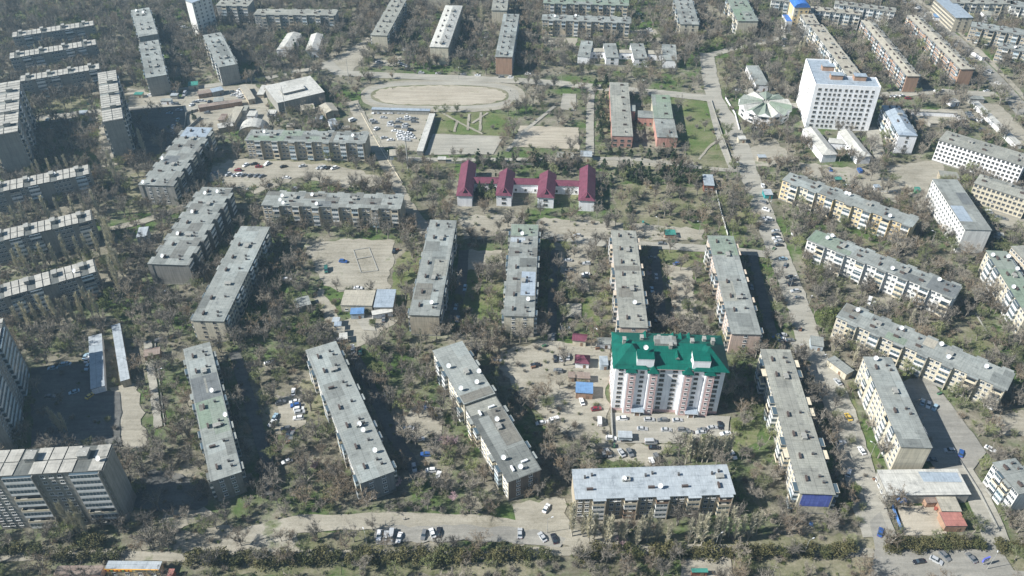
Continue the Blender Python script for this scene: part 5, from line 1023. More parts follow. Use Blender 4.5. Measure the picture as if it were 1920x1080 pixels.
CARS = '''1722 1055 8 b;1754 1053 -38 s;1770 1045 -62 g;1820 1048 -70 g;1590 889 60 w;1615 847 100 w;1576 832 10 w;1779 847 0 s;1801 852 60 u;1746 864 0 g;1856 844 -45 w
1024 955 62 w;975 1002 88 s;1017 1009 -62 s;1039 1012 -75 b;1146 824 -8 w;1174 827 0 b;1220 831 0 s v;1226 841 0 b;1131 852 -78 g;1140 851 -72 s;1165 851 -68 s;1181 851 -72 g;1231 860 -75 g;1222 868 -80 w;1374 855 -75 w;1314 813 0 s;1360 815 10 w;1290 813 0 g
1041 675 90 b;1052 674 88 s;1065 671 85 s;1004 686 5 b;1047 697 -12 g;1091 755 -78 w;1118 769 12 m;1124 792 88 w v;1037 791 18 w v;1014 795 10 w;1166 787 0 w;1217 789 0 s;1242 790 0 g;1270 790 3 s;1204 806 -5 s;1249 808 0 s;1280 808 0 g;1335 804 8 s;1350 800 90 b;1317 808 0 g;1037 634 85 g;1060 617 0 w;1231 599 80 p;1222 545 88 p;1222 485 0 g
711 1006 90 w;724 1007 90 s;734 1007 88 s v;749 1010 80 w;795 1005 82 g;811 1002 112 w;823 1000 92 b;539 867 25 w;541 816 85 b;786 825 5 w;799 854 0 u;777 879 -75 s;808 884 5 w;821 899 72 w v;548 818 85 g
527 757 25 g;553 755 12 w;555 762 10 u;561 769 10 w;563 775 8 s;560 786 5 w;516 784 80 p;511 795 60 w;537 806 10 g;662 659 100 w v;676 662 100 n;637 642 8 w v;551 737 100 w;505 682 20 w;730 741 5 w;932 680 10 s;767 805 0 w;672 542 0 w;855 577 80 p;872 542 85 p;858 600 85 p
501 309 60 w;532 314 30 b;567 313 20 s;599 316 40 s;607 316 40 s;615 316 45 b;627 317 35 w;482 331 40 g;491 332 45 g;537 335 0 w;504 349 65 b;552 356 70 s;559 356 60 s;644 492 -10 u;739 472 88 b;539 526 5 w;461 311 60 w;402 327 5 s;429 329 40 s;441 330 45 s;449 329 55 w;457 330 45 g;471 331 40 g;447 321 0 m;412 344 0 s;469 356 30 s;612 508 100 n v;477 309 20 b;486 314 0 m
1082 444 0 s;1241 459 0 g;1065 490 0 s;1100 496 0 s;1066 509 0 g;1098 516 5 w;1097 521 0 b;1269 496 20 u;1431 381 -40 g;1436 395 -30 w;1437 412 -20 w;1384 309 0 g;1441 414 0 w;1454 435 0 s;1454 442 0 b;1455 449 0 w;1459 455 5 s;1461 462 5 b;1468 487 0 p;1472 499 60 g;1491 441 0 w;1556 320 90 u;1611 322 90 u v;1872 409 -20 g;1881 412 -20 g;1852 400 0 w v;1480 522 10 b;1487 527 5 g;1485 536 5 b;1490 548 0 s;1497 560 0 g
1629 567 60 w v;1638 572 60 w;1570 718 -72 s;1576 737 -70 g;1590 784 -80 y;1729 756 60 p;1740 761 60 w;1752 766 50 p;1456 635 0 u;1464 638 0 w;1455 643 0 g;1499 662 0 g;1466 630 0 s;1480 640 10 g
719 222 0 s;750 225 0 s;764 221 0 w;764 226 0 s;777 224 0 g;777 230 0 g;732 232 0 s;747 231 0 g;732 237 0 w;745 240 0 g;760 236 0 s;759 241 0 s;770 246 0 b;740 247 0 w;752 249 0 w;766 251 0 w;749 253 0 w;758 255 0 w;770 255 0 s;750 258 0 w;762 260 0 w;773 260 0 w;752 263 0 w;764 265 0 s;699 228 10 s;703 232 10 g;706 243 60 w;720 260 20 s;732 264 10 w;700 212 90 w;710 212 90 s;721 212 90 w;729 212 90 w;735 212 90 w;748 212 90 s;755 212 90 s;764 212 90 w;775 212 90 s;783 212 90 w;794 212 90 s;661 227 45 w v;522 226 90 w
709 118 10 s;714 120 10 g;748 118 80 s;753 121 80 w;758 123 80 s;763 125 80 w;762 95 0 w v;822 139 0 s;869 141 0 g;896 143 0 w;940 146 0 g;958 147 0 w;778 87 60 s;785 88 60 g;799 77 60 w;790 138 0 s;990 140 0 w;912 68 0 b;914 63 0 s;913 72 0 w;905 106 0 g;888 107 0 s;901 108 0 w;890 100 0 g;1088 3 0 w;1194 4 0 w;1198 28 0 w;1202 41 0 s;1219 60 0 w;1217 56 0 w
339 51 0 w;348 52 0 w;330 51 0 s;343 64 0 w;352 66 0 w;316 95 90 w;339 106 20 w;347 178 90 w v;362 165 0 w v;379 178 60 s;400 175 60 w;414 174 60 s;360 198 70 w;366 193 0 g;372 191 0 w;380 191 0 s;393 192 90 b;437 174 0 g;438 180 0 s;449 170 60 w;454 174 0 w;455 180 0 w;453 186 0 s;446 177 0 w;449 182 0 w;330 197 0 g;336 208 0 s;334 226 90 p;325 238 90 p;325 246 90 p;326 254 90 s;318 214 0 p;164 196 0 n;283 180 0 w;310 176 5 w;322 174 0 s;90 226 90 p;100 240 90 p;389 213 0 g
1702 186 0 m;1672 182 30 s;1680 182 30 w;1690 181 20 w;1655 186 20 g;1815 214 -30 g;1818 218 -30 g;1821 222 -30 g;1824 226 -30 b;1838 228 60 w v;1832 226 60 w;1851 254 20 w;1841 244 0 g;1756 172 0 w;1849 172 10 w;1852 136 -50 s v;1765 172 20 s;1704 3 -45 w;1709 8 -45 s;1714 12 -45 b;1720 17 -45 w;1726 21 -45 g;1731 25 -45 s;1722 14 -45 g;1738 33 -45 w;1743 38 -45 g;1748 42 -45 s;1754 48 -45 w;1759 52 -45 b;1792 88 -45 w;1806 103 -45 g;1870 158 -50 w;1470 75 10 s;1474 84 10 g;1466 88 10 w;1471 38 0 w;1384 170 0 s;1560 342 0 g;1588 350 0 w;1430 350 90 w
162 670 90 p;165 676 90 w;165 690 90 p;140 737 30 p;170 744 60 y;100 692 10 p;118 686 10 p;125 684 0 p;95 745 0 g;300 640 10 g;312 550 0 w;285 545 10 s;720 600 90 g;1650 1000 60 u;1504 655 80 s;1420 640 80 s;1405 560 90 p;1408 540 90 g;1230 520 90 s'''
CC = dict(b='black', s='silver', g='grey', w='white', u='blue', m='maroon', n='green', p='pale blue', y='yellow')
rr_ = random.Random(3); items = []; vans = []; CARPOS = []
for ln in CARS.replace('\n', ';').split(';'):
    t = ln.split(); x, y, a = float(t[0]), float(t[1]), float(t[2]); col = CC[t[3]]; kind = 'van' if len(t) > 4 else rr_.choice(('sedan', 'sedan', 'suv'))
    P = at(x, y); near = y > 480
    o = car(kind, col, near); o.location = (P.x, P.y, .12); o.rotation_euler = (0, 0, math.radians(a+rr_.uniform(-2, 2)+(180 if rr_.random() < .5 else 0))); CARPOS.append((P.x, P.y))
    tag(o, None, 'van' if kind == 'van' else 'car', 'parked cars and vans'); (vans if kind == 'van' else items).append((o, col, P.x, P.y))
autolabel(items, 'car'); autolabel(vans, 'van')

# ---------------------------------------------------------------- poles and masts
def pole(x, y, h, label, name='lamp_post', arm=1.5, az=0, r=.12, thick=False, cat='street lamp', group=None):
    P = at(x, y); o = tag(empty(name, P, az), label, cat, group); b = MB(); b.tube((0, 0, 0), (0, 0, h), r, r*.5, M_steel, 8, True); b.build('post', o)
    if arm: b = MB(); b.tube((0, 0, h-.1), (arm, 0, h+.3), .06, .05, M_steel, 5); b.box(arm-.1, -.15, h+.2, arm+.7, .15, h+.35, M_dish); b.build('lamp_head', o)
    return o
pole(766, 322, 24, 'tall lighting mast with cross arms above the nursery path', 'lighting_mast', 0, r=.45, cat='mast')
mm = MB(); [mm.tube((-1.6, 0, z), (1.6, 0, z), .12, .12, M_steel, 5) for z in (21, 22.4, 23.8)]; [mm.box(x-.25, -.5, z-.2, x+.25, -.1, z+.3, M_dish) for x in (-1.4, -.5, .5, 1.4) for z in (21, 22.4)]; mm.build('lamp_rack', bpy.data.objects['lighting_mast'])
pole(655, 156, 18, 'slender mast beside the stadium road bend', 'lighting_mast', 0, r=.22, cat='mast'); pole(538, 218, 22, 'slender mast in front of the layered-roof workshop', 'lighting_mast', 0, r=.25, cat='mast')
PL = [(689, 1025), (1512, 585), (1442, 400), (1480, 545), (1310, 440), (1232, 435), (1026, 1000), (1900, 330), (1700, 545), (1745, 460), (1507, 1040), (1340, 1030), (1383, 330), (1410, 260), (1360, 170), (860, 150), (1052, 158), (1200, 172), (1545, 690), (1630, 860), (230, 305), (305, 720), (1112, 640), (730, 310), (1850, 1068)]
pi_ = []
for i, (x, y) in enumerate(PL):
    o = pole(x, y, 8.5, 'x', 'lamp_post', 1.4, R0.uniform(0, 6.2), cat='street lamp', group='street lamps'); P = at(x, y); pi_.append((o, 'slim grey', P.x, P.y))
autolabel(pi_, 'lamp post')
for i, (x, y, a) in enumerate(((1120, 655, .1), (1150, 838, 1.5), (1000, 690, .3), (625, 660, 1.2), (745, 470, .5), (1450, 468, 1.0), (1640, 900, .2), (1580, 700, .9), (478, 352, .3), (700, 290, 1.0), (1500, 620, 1.2), (1262, 455, .2), (880, 460, .2), (1020, 650, .6), (540, 830, .4), (1760, 740, .5))):
    o = tag(empty('waste_container', at(x, y), a), None, 'waste container', 'steel waste containers'); b = MB(); m = plain('container_green', (.06, .14, .08), .7) if i % 2 else plain('container_rust', (.2, .11, .07), .8); b.box(-.9, -.55, .15, .9, .55, 1.25, m, M_shadow); b.build('bin', o); b = MB(); b.box(-.95, -.6, 1.25, .95, .0, 1.33, m); b.build('lid', o); P = at(x, y); WC = globals().setdefault('WC', []); WC.append((o, 'green steel' if i % 2 else 'rusty steel', P.x, P.y))
autolabel(WC, 'waste container')
# blue sign stand in the lower right car park, pipes and playground pieces
P = at(1842, 1060); o = tag(empty('advertising_sign', P, math.radians(20)), 'small blue and white sign box on a post in the car park', 'sign'); b = MB(); b.tube((0, 0, 0), (0, 0, 3), .12, .12, M_steel, 6); b.build('post', o)
b = MB(); b.box(-1.3, -.25, 2.6, 1.3, .25, 4.6, plain('sign_blue', (.12, .14, .5), .4)); b.box(-.9, -.28, 3.0, .9, -.255, 4.2, M_dish); b.build('sign_box', o)
def slide(x, y, rz, col, label):
    o = tag(empty('playground_slide', at(x, y), rz), label, 'slide'); b = MB(); m = plain('slide_'+col, {'yellow': (.5, .36, .06), 'red': (.34, .10, .07), 'blue': (.07, .13, .26), 'teal': (.05, .25, .22)}[col], .6); o.scale = (.75,)*3
    b.poly([(-.4, 0, 2.2), (.4, 0, 2.2), (.4, -4, .3), (-.4, -4, .3)], m); b.poly([(-.4, 0, 2.2), (-.4, 0, 2.5), (-.4, -4, .6), (-.4, -4, .3)][::-1], m); b.poly([(.4, 0, 2.2), (.4, 0, 2.5), (.4, -4, .6), (.4, -4, .3)], m); b.build('chute', o)
    b = MB(); b.box(-.6, .1, 2.1, .6, 1.4, 2.2, m); [b.tube((u, v, 0), (u, v, 3.2), .06, .06, M_steel, 5) for u in (-.6, .6) for v in (.1, 1.4)]; b.box(-.75, -.05, 3.2, .75, 1.55, 3.3, m); b.build('tower', o)
slide(810, 775, .9, 'yellow', 'yellow slide on the sandy playground between the two blocks'); slide(800, 770, 2.0, 'blue', 'small blue slide beside the yellow one'); slide(788, 760, 2.2, 'red', 'red climbing slide at the edge of the playground')
slide(1521, 990, 1.0, 'blue', 'blue slide under trees near the mosaic wall'); slide(1221, 358, 1.2, 'yellow', 'yellow slide behind the maroon nursery garden'); slide(1207, 422, 1.5, 'teal', 'teal slide on the nursery playground'); 
slide(1752, 958, 2.4, 'red', 'red slide in the paved shop yard') 
b = MB(); P = at(1686, 944); n = 12
for j in range(4):
    a0, a1 = math.pi/2*j/4, math.pi/2*(j+1)/4
    for i in range(n):
        t0, t1 = 2*math.pi*i/n, 2*math.pi*(i+1)/n; f = lambda a, t: (2.0*math.cos(a)*math.cos(t), 2.0*math.cos(a)*math.sin(t), 2.6+1.2*math.sin(a)); b.poly([f(a0, t0), f(a0, t1), f(a1, t1), f(a1, t0)], M_blue)
b.tube((0, 0, 0), (0, 0, 3.7), .05, .05, M_steel, 6); o = b.build('parasol', loc=P); tag(o, 'round blue parasol beside the corner shop wall', 'parasol')
def person(x, y, rz, top, legs, label, sc=1.0):
    me = bpy.data.meshes.new('person'); V = [(0, 0, .95), (0, 0, 1.2), (0, 0, 1.42), (0, 0, 1.52), (.02, 0, 1.66), (0, .1, .9), (.12, .1, .5), (.02, .1, .08), (.14, .1, .04), (0, -.1, .9), (-.02, -.1, .5), (-.2, -.1, .1), (-.08, -.1, .04), (0, .2, 1.4), (.05, .26, 1.12), (.16, .25, .9), (0, -.2, 1.4), (-.08, -.26, 1.12), (-.02, -.26, .88)]
    E_ = [(0, 1), (1, 2), (2, 3), (3, 4), (0, 5), (5, 6), (6, 7), (7, 8), (0, 9), (9, 10), (10, 11), (11, 12), (2, 13), (13, 14), (14, 15), (2, 16), (16, 17), (17, 18)]
    rad = [.15, .15, .14, .06, .11, .1, .07, .05, .05, .1, .07, .05, .05, .07, .05, .04, .07, .05, .04]
    me.from_pydata(V, E_, []); o = place(me, 'person', None, tuple(at(x, y)), rz); m = o.modifiers.new('skin', 'SKIN'); me.skin_vertices.new() if not me.skin_vertices else None
    for i, s_ in enumerate(me.skin_vertices[0].data): s_.radius = (rad[i], rad[i]); s_.use_root = (i == 0)
    o.modifiers.new('sub', 'SUBSURF').levels = 1; me.materials.append(plain('cloth_'+top, {'white': (.6, .6, .6), 'dark': (.05, .05, .07), 'red': (.4, .06, .05), 'blue': (.06, .1, .3)}[top])); tag(o, label, 'person')
person(757, 976, 0, 'white', 'dark', 'person in pale clothes walking on the park road'); person(761, 975, .3, 'dark', 'dark', 'person in dark clothes beside the pale one on the park road'); person(722, 308, 1.4, 'dark', 'dark', 'person in dark clothes on the lane by the mast')
person(1613, 880, .5, 'dark', 'dark', 'person in dark clothes crossing the lane below the tall cream block'); person(957, 172, 0, 'dark', 'dark', 'person in dark clothes at the stadium track'); person(858, 207, 1, 'blue', 'dark', 'person standing by the stadium fence'); person(736, 168, 0, 'dark', 'dark', 'person on the stadium field')

# ---------------------------------------------------------------- trees
TW = {'grey': twigmat('grey_twigs', (0.24, 0.215, 0.18)), 'brown': twigmat('brown_twigs', (0.195, 0.155, 0.112)), 'olive': twigmat('budding_twigs', (0.165, 0.185, 0.085)), 'dark': twigmat('dark_twigs', (0.11, 0.102, 0.09))}
M_bark = plain('bark', (0.27, 0.245, 0.21), .95, scale=2); M_palebark = plain('pale_poplar_bark', (0.40, 0.37, 0.31), .9, scale=2); TWP = twigmat('pale_poplar_twigs', (0.50, 0.47, 0.36), .2); TWPK = twigmat('blossom', (0.50, 0.36, 0.40), .2)
def sliver(b, p, d, ln, w, m, rnd):
    u = d.cross(Vector((rnd.uniform(-1, 1), rnd.uniform(-1, 1), rnd.uniform(-1, 1)))); u = u.normalized()*w/2 if u.length > 1e-4 else Vector((w/2, 0, 0)); e = p+d*ln
    i = len(b.v); b.v += [tuple(p-u), tuple(p+u), tuple(e)]; b.f.append((i, i+1, i+2)); b.m.append(b.mi(m))
def rdir(rnd, up=0.0):
    a = rnd.uniform(0, 2*math.pi); z = rnd.uniform(-1, 1); r = math.sqrt(1-z*z); return Vector((r*math.cos(a), r*math.sin(a), z+up)).normalized()
def bare_tree(seed, h=8.5, wide=3.4, tm='grey', ntw=1000, trunks=1, wmul=1.0):
    rnd = random.Random(seed); tb = MB(); cb = MB(); m = TW[tm] if tm in TW else TWPK
    for t in range(trunks):
        lean = Vector((rnd.uniform(-.12, .12), rnd.uniform(-.12, .12), 1)); off = Vector((rnd.uniform(-.5, .5), rnd.uniform(-.5, .5), 0)) if trunks > 1 else Vector((0, 0, 0)); th = h*rnd.uniform(.26, .36)
        top = off+lean*th; tb.tube(off, top, .20*h/8, .14*h/8, M_bark, 6)
        nl = rnd.randint(5, 7)
        for i in range(nl):
            a = 2*math.pi*i/nl+rnd.uniform(-.4, .4); rr2 = wide*rnd.uniform(.45, .95); hh = h*rnd.uniform(.62, .95)
            p0 = top*rnd.uniform(.75, 1.0); p1 = Vector((off.x+rr2*.45*math.cos(a), off.y+rr2*.45*math.sin(a), p0.z+(hh-p0.z)*.5)); p2 = Vector((off.x+rr2*math.cos(a+.2), off.y+rr2*math.sin(a+.2), hh))
            cb.tube(p0, p1, .15, .10, M_bark, 4); cb.tube(p1, p2, .10, .035, M_bark, 3)
            for j in range(7):
                q0 = p1.lerp(p2, rnd.random()) if j < 5 else p0.lerp(p1, rnd.uniform(.4, 1)); d = (rdir(rnd, .35)+(p2-p1).normalized()*.6).normalized(); ln = rnd.uniform(1.1, 2.2)*wide/3.4; q1 = q0+d*ln; cb.tube(q0, q1, .055, .02, M_bark, 3)
                for k in range(max(1, int(ntw/(trunks*nl*7)))):
                    s = q0.lerp(q1, rnd.uniform(.2, 1.05))+rdir(rnd)*rnd.uniform(0, .45); sliver(cb, s, (rdir(rnd, .3)+d*.5).normalized(), rnd.uniform(.5, 1.15), .075*wmul, m, rnd)
    return tb.data('trunk'), cb.data('crown')
def poplar(seed, h=17, w=1.6):
    rnd = random.Random(seed); tb = MB(); cb = MB(); top = Vector((rnd.uniform(-.4, .4), rnd.uniform(-.4, .4), h*.93)); tb.tube((0, 0, 0), top, .30, .06, M_palebark, 6)
    for i in range(95):
        f = rnd.uniform(.10, .96); p0 = top*f; a = rnd.uniform(0, 6.283); sp = w*(1-abs(f-.4)*.9)*rnd.uniform(.4, 1); ln = h*rnd.uniform(.10, .22)*(1.1-f*.6); p1 = p0+Vector((sp*math.cos(a)*.75, sp*math.sin(a)*.75, ln)); cb.tube(p0, p1, .05, .015, M_palebark, 3); d = (p1-p0).normalized()
        for k in range(22): s = p0.lerp(p1, rnd.uniform(.1, 1.05)); sliver(cb, s, (rdir(rnd, .9)*.5+d).normalized(), rnd.uniform(.6, 1.6), .10, TWP, rnd)
    return tb.data('trunk'), cb.data('crown')
def leafy(seed, h, w, m1, cone=False, n=1500, ls=.32, base=.1):
    rnd = random.Random(seed); tb = MB(); cb = MB(); tb.tube((0, 0, 0), (0, 0, h*.7), .16, .06, M_bark, 6)
    ncl = 22; cl = []
    for i in range(ncl):
        if cone: z = base*h+(h*(1-base))*rnd.random()**1.3; r = w*(1-(z/h))*rnd.uniform(.4, .95)+.1; rad = .9*(1-z/h)+.35
        else: z = h*rnd.uniform(.3, .82); r = w*math.sqrt(rnd.random())*.75*math.sqrt(max(.1, 1-((z/h-.5)/.5)**2)); rad = w*rnd.uniform(.28, .48)
        a = rnd.uniform(0, 6.283); cl.append((Vector((r*math.cos(a), r*math.sin(a), z)), rad))
    km = cb.mi(m1)
    for i in range(n):
        c_, rad = rnd.choice(cl); d = rdir(rnd, .1); p = c_+d*rad*rnd.uniform(.55, 1.05); p.z = max(.1, p.z); u = rdir(rnd); v = (d*.6+rdir(rnd)).cross(u).normalized(); s = ls*rnd.uniform(.6, 1.3)
        j = len(cb.v); cb.v += [tuple(p-u*s/2), tuple(p+v*s*.45), tuple(p+u*s/2), tuple(p-v*s*.45)]; cb.f.append((j, j+1, j+2, j+3)); cb.m.append(km)
    return tb.data('trunk'), cb.data('crown')
L_pine = leafmat('pine_needles', (0.022, 0.040, 0.018), (0.06, 0.085, 0.036)); L_bush = leafmat('juniper_leaves', (0.06, 0.062, 0.024), (0.125, 0.11, 0.045)); L_bush2 = leafmat('olive_leaves', (0.05, 0.06, 0.022), (0.11, 0.11, 0.04)); L_young = leafmat('young_leaves', (0.075, 0.10, 0.03), (0.15, 0.17, 0.06))
TREES = {}
SP = [('grey', 3.4, 8.5, 1), ('grey', 2.8, 7.5, 1), ('brown', 3.5, 8.0, 1), ('brown', 2.7, 7.0, 2), ('olive', 3.0, 7.0, 1), ('olive', 2.4, 6.0, 2), ('dark', 3.6, 9.0, 1), ('grey', 3.9, 10.0, 1), ('dark', 2.9, 8.0, 2)]
for i, (tm, wd, hh, tr) in enumerate(SP): TREES[i] = bare_tree(100+i, hh, wd, tm, 950, tr, 1.1)
POP = [poplar(200+i, 17, 2.1) for i in range(4)]
def plant(P, tc, name, look, sc, rz, cat, group):
    o = empty(name, (P[0], P[1], 0), rz); o.scale = sc if isinstance(sc, tuple) else (sc, sc, sc); place(tc[0], 'trunk', o); place(tc[1], 'crown', o); tag(o, None, cat, group); return (o, look, P[0], P[1])
def blocked(x, y, pad, rnd=None, thin=True):
    for (fx, fy, c_, s_, hl, hw) in FOOT:
        dx, dy = x-fx, y-fy
        if abs(dx)+abs(dy) > 130: continue
        if abs(dx*c_+dy*s_) < hl+pad and abs(-dx*s_+dy*c_) < hw+pad: return True
    if thin:
        for poly, cl, x0, x1, y0, y1 in CLEAR:
            if x0 < x < x1 and y0 < y < y1 and inpoly((x, y), poly) and (rnd is None or rnd.random() < cl): return True
    return False
SPARSE = [([(-60, 395), (200, 370), (200, 425), (-60, 445)], .35), ([(-60, 490), (210, 455), (215, 520), (-60, 560)], .35), ([(-60, 590), (210, 560), (215, 620), (-60, 640)], .4), ([(180, 320), (300, 320), (280, 470), (190, 470)], .5), ([(-60, 90), (190, 60), (190, 110), (-60, 120)], .6), ([(1070, 950), (1460, 945), (1460, 1035), (1070, 1035)], .3), ([(1270, 850), (1400, 850), (1400, 880), (1270, 880)], .3), ([(820, 280), (1420, 290), (1440, 470), (860, 440)], .45), ([(640, 130), (1330, 130), (1330, 300), (640, 300)], .22), ([(1360, 160), (1920, 160), (1920, 330), (1370, 330)], .45), ([(340, 120), (700, 140), (700, 300), (340, 300)], .35), ([(580, 440), (760, 440), (740, 660), (600, 660)], .5),
 ([(940, 640), (1140, 640), (1140, 850), (940, 850)], .5), ([(0, 1040), (1960, 1040), (1960, 1100), (0, 1100)], .3), ([(1640, 680), (1960, 680), (1960, 860), (1640, 860)], .6), ([(50, 680), (330, 690), (330, 850), (50, 850)], .4), ([(0, 960), (560, 960), (560, 1100), (0, 1100)], .6), ([(820, 680), (880, 680), (880, 820), (700, 830), (760, 740)], .5)]
rnd = random.Random(11); cand = []
step = 4.9; y = 122.0
PINE = [([(1115, 155), (1142, 155), (1142, 275), (1118, 275)], 13), ([(1130, 318), (1310, 322), (1310, 350), (1140, 345)], 34), ([(895, 302), (1100, 304), (1100, 322), (895, 316)], 20), ([(1135, 288), (1290, 290), (1290, 305), (1135, 300)], 8), ([(890, 350), (925, 350), (925, 380), (890, 380)], 4)]
while y < 800:
    x = -640.0
    while x < 640:
        X = x+rnd.uniform(-.5, .5)*step*1.1; Y = y+rnd.uniform(-.5, .5)*step*1.1; x += step; q = px((X, Y))
        if not (-420 < q[0] < 2340 and -60 < q[1] < 1200): continue
        keep = .7
        for poly, k in SPARSE:
            if inpoly(q, poly): keep = min(keep, k)
        if rnd.random() > keep: continue
        if blocked(X, Y, 1.6, rnd): continue
        if any((X-a)**2+(Y-b_)**2 < 10 for a, b_ in CARPOS): continue
        cand.append((X, Y, q))
    y += step
w_cam = lambda X, Y: Vector((X, Y, -CAMH)).dot(CF)
sel = []
for X, Y, q in cand:
    r = rnd.random(); left = q[0] < 520
    if left: i = rnd.choice((0, 1, 6, 6, 2, 7, 8, 4))
    else: i = rnd.choice((0, 1, 2, 2, 3, 4, 4, 5, 7, 8, 0, 6))
    sc = rnd.uniform(.68, 1.36)*(1.0 if q[1] > 300 else 1.08)
    sel.append((SP[i][2]*sc/w_cam(X, Y), X, Y, i, sc, rnd.uniform(0, 6.28)))
sel.sort(reverse=True); items = []
onedge = lambda X, Y: not (10 < px((X, Y))[0] < 1910 and 10 < px((X, Y))[1] < 1075)
named = [t for t in sel if not onedge(t[1], t[2])][:296]; ns = set(id(t) for t in named)
ADJ = {0: 'greyish wide', 1: 'greyish slim', 2: 'brown wide', 3: 'brown twin-stemmed', 4: 'olive-budding', 5: 'low olive-budding', 6: 'dark wide', 7: 'tall greyish', 8: 'dark twin-stemmed'}
for t in named: items.append(plant((t[1], t[2]), TREES[t[3]], 'bare_tree', ADJ[t[3]], t[4], t[5], 'tree', 'bare trees between the blocks'))
autolabel(items, 'bare tree')
def scatter(name, pts, meshes, label):
    """many small plants as one object: a point mesh that instances a few shapes"""
    cl = bpy.data.collections.new(name+'_shapes')
    for k, (t, c_) in enumerate(meshes):
        b = bmesh.new(); b.from_mesh(t); n0 = len(b.faces); b.from_mesh(c_); me = bpy.data.meshes.new('plant_shape')
        b.faces.ensure_lookup_table()
        mats = list(t.materials)+list(c_.materials)
        for i in range(n0, len(b.faces)): b.faces[i].material_index += len(t.materials)
        b.to_mesh(me); b.free(); [me.materials.append(m) for m in mats]; o = bpy.data.objects.new(f'{chr(97+k)}_plant_shape', me); cl.objects.link(o)
    me = bpy.data.meshes.new(name); me.from_pydata([(p[0], p[1], 0) for p in pts], [], [])
    for an, ty, vals in (('rot', 'FLOAT', [p[3] for p in pts]), ('scl', 'FLOAT', [p[2] for p in pts]), ('idx', 'INT', [p[4] for p in pts])):
        at_ = me.attributes.new(an, ty, 'POINT'); at_.data.foreach_set('value', vals)
    o = place(me, name); tag(o, label, None, None, 'stuff'); g_ = bpy.data.node_groups.new(name, 'GeometryNodeTree'); g_.interface.new_socket('Geometry', in_out='INPUT', socket_type='NodeSocketGeometry'); g_.interface.new_socket('Geometry', in_out='OUTPUT', socket_type='NodeSocketGeometry')
    gi, go = g_.nodes.new('NodeGroupInput'), g_.nodes.new('NodeGroupOutput'); ip = g_.nodes.new('GeometryNodeInstanceOnPoints'); ci = g_.nodes.new('GeometryNodeCollectionInfo'); ci.inputs[0].default_value = cl; ci.inputs['Separate Children'].default_value = True; ci.inputs['Reset Children'].default_value = True
    ip.inputs['Pick Instance'].default_value = True; lk = g_.links.new; lk(gi.outputs[0], ip.inputs['Points']); lk(ci.outputs[0], ip.inputs['Instance'])
    def na(an, ty): n = g_.nodes.new('GeometryNodeInputNamedAttribute'); n.data_type = ty; n.inputs[0].default_value = an; return n.outputs[0]
    cx = g_.nodes.new('ShaderNodeCombineXYZ'); lk(na('rot', 'FLOAT'), cx.inputs[2]); lk(cx.outputs[0], ip.inputs['Rotation']); lk(na('scl', 'FLOAT'), ip.inputs['Scale']); lk(na('idx', 'INT'), ip.inputs['Instance Index']); lk(ip.outputs[0], go.inputs[0])
    md = o.modifiers.new('scatter', 'NODES'); md.node_group = g_; return o
rest = [(t[1], t[2], t[4], t[5], t[3]) for t in sel if id(t) not in ns]
scatter('distant_trees', rest, [TREES[i] for i in range(len(SP))], 'far mass of bare trees filling the gaps between the blocks')
print('TREES', len(named), len(rest))
# poplars
items = []
POPS = []
def prow(pts, n, jx=4, jy=3, s=(.8, 1.1)):
    for i in range(n):
        f = (i+.5)/n*(len(pts)-1); k = min(int(f), len(pts)-2); f -= k; POPS.append((pts[k][0]+(pts[k+1][0]-pts[k][0])*f+rnd.uniform(-jx, jx), pts[k][1]+(pts[k+1][1]-pts[k][1])*f+rnd.uniform(-jy, jy), rnd.uniform(*s)))
prow([(10, 440), (100, 425), (200, 405)], 9, s=(.85, 1.1)); prow([(30, 520), (110, 505), (205, 485)], 9, s=(.85, 1.1)); prow([(40, 625), (120, 612), (195, 595)], 10, s=(.85, 1.15)); prow([(200, 440), (225, 500), (230, 560)], 11, 8, s=(.85, 1.15)); prow([(215, 335), (225, 350)], 2, s=(1.0, 1.2)); prow([(232, 640), (240, 650)], 2, s=(1.2, 1.35))
prow([(1090, 1010), (1160, 1025), (1250, 1020)], 13, 6, 8, (.75, 1.1)); prow([(1285, 1020), (1340, 1018), (1420, 1005)], 13, 5, 8, (.7, 1.0)); prow([(1280, 868), (1310, 866), (1345, 864), (1370, 860)], 9, 2, 2, (.75, .95)); prow([(1070, 1010), (1075, 1000)], 2, s=(.95, 1.1)); prow([(100, 800), (125, 820)], 4, 8, 8, (.6, .8)); prow([(270, 290), (280, 300)], 2, s=(1.0, 1.2)); prow([(110, 985), (150, 1010), (175, 1000)], 5, 8, 5, (.8, 1.1)); prow([(60, 340), (120, 330), (180, 330)], 7, 6, 4, (.6, .8))
prow([(60, 40), (180, 30)], 6, 20, 10, (.9, 1.1)); prow([(60, 120), (170, 100)], 5, 10, 4, (.7, .9)); prow([(60, 165), (180, 145)], 6, 10, 4, (.7, .9)); prow([(1550, 560), (1600, 690)], 5, 12, 10, (.5, .7)); prow([(1700, 620), (1720, 520)], 4, 10, 10, (.5, .7)); prow([(900, 40), (905, 50)], 2, s=(.9, 1.0)); prow([(400, 560), (395, 580)], 2, 10, 5, (.7, .8)); prow([(780, 690), (800, 640)], 3, 10, 10, (.5, .6)); prow([(1495, 110), (1500, 90)], 2, 6, 6, (.7, .8)); prow([(950, 640), (900, 650)], 4, 20, 5, (.45, .6))
for (x, y, s) in POPS:
    P = at(x, y)
    if blocked(P.x, P.y, .8, None, False): continue
    items.append(plant((P.x, P.y), POP[rnd.randrange(4)], 'poplar', 'pale' if s < .8 else 'tall pale', (s*.95, s*.95, s*1.05), rnd.uniform(0, 6.28), 'poplar', 'tall bare poplars'))
autolabel(items, 'bare poplar')
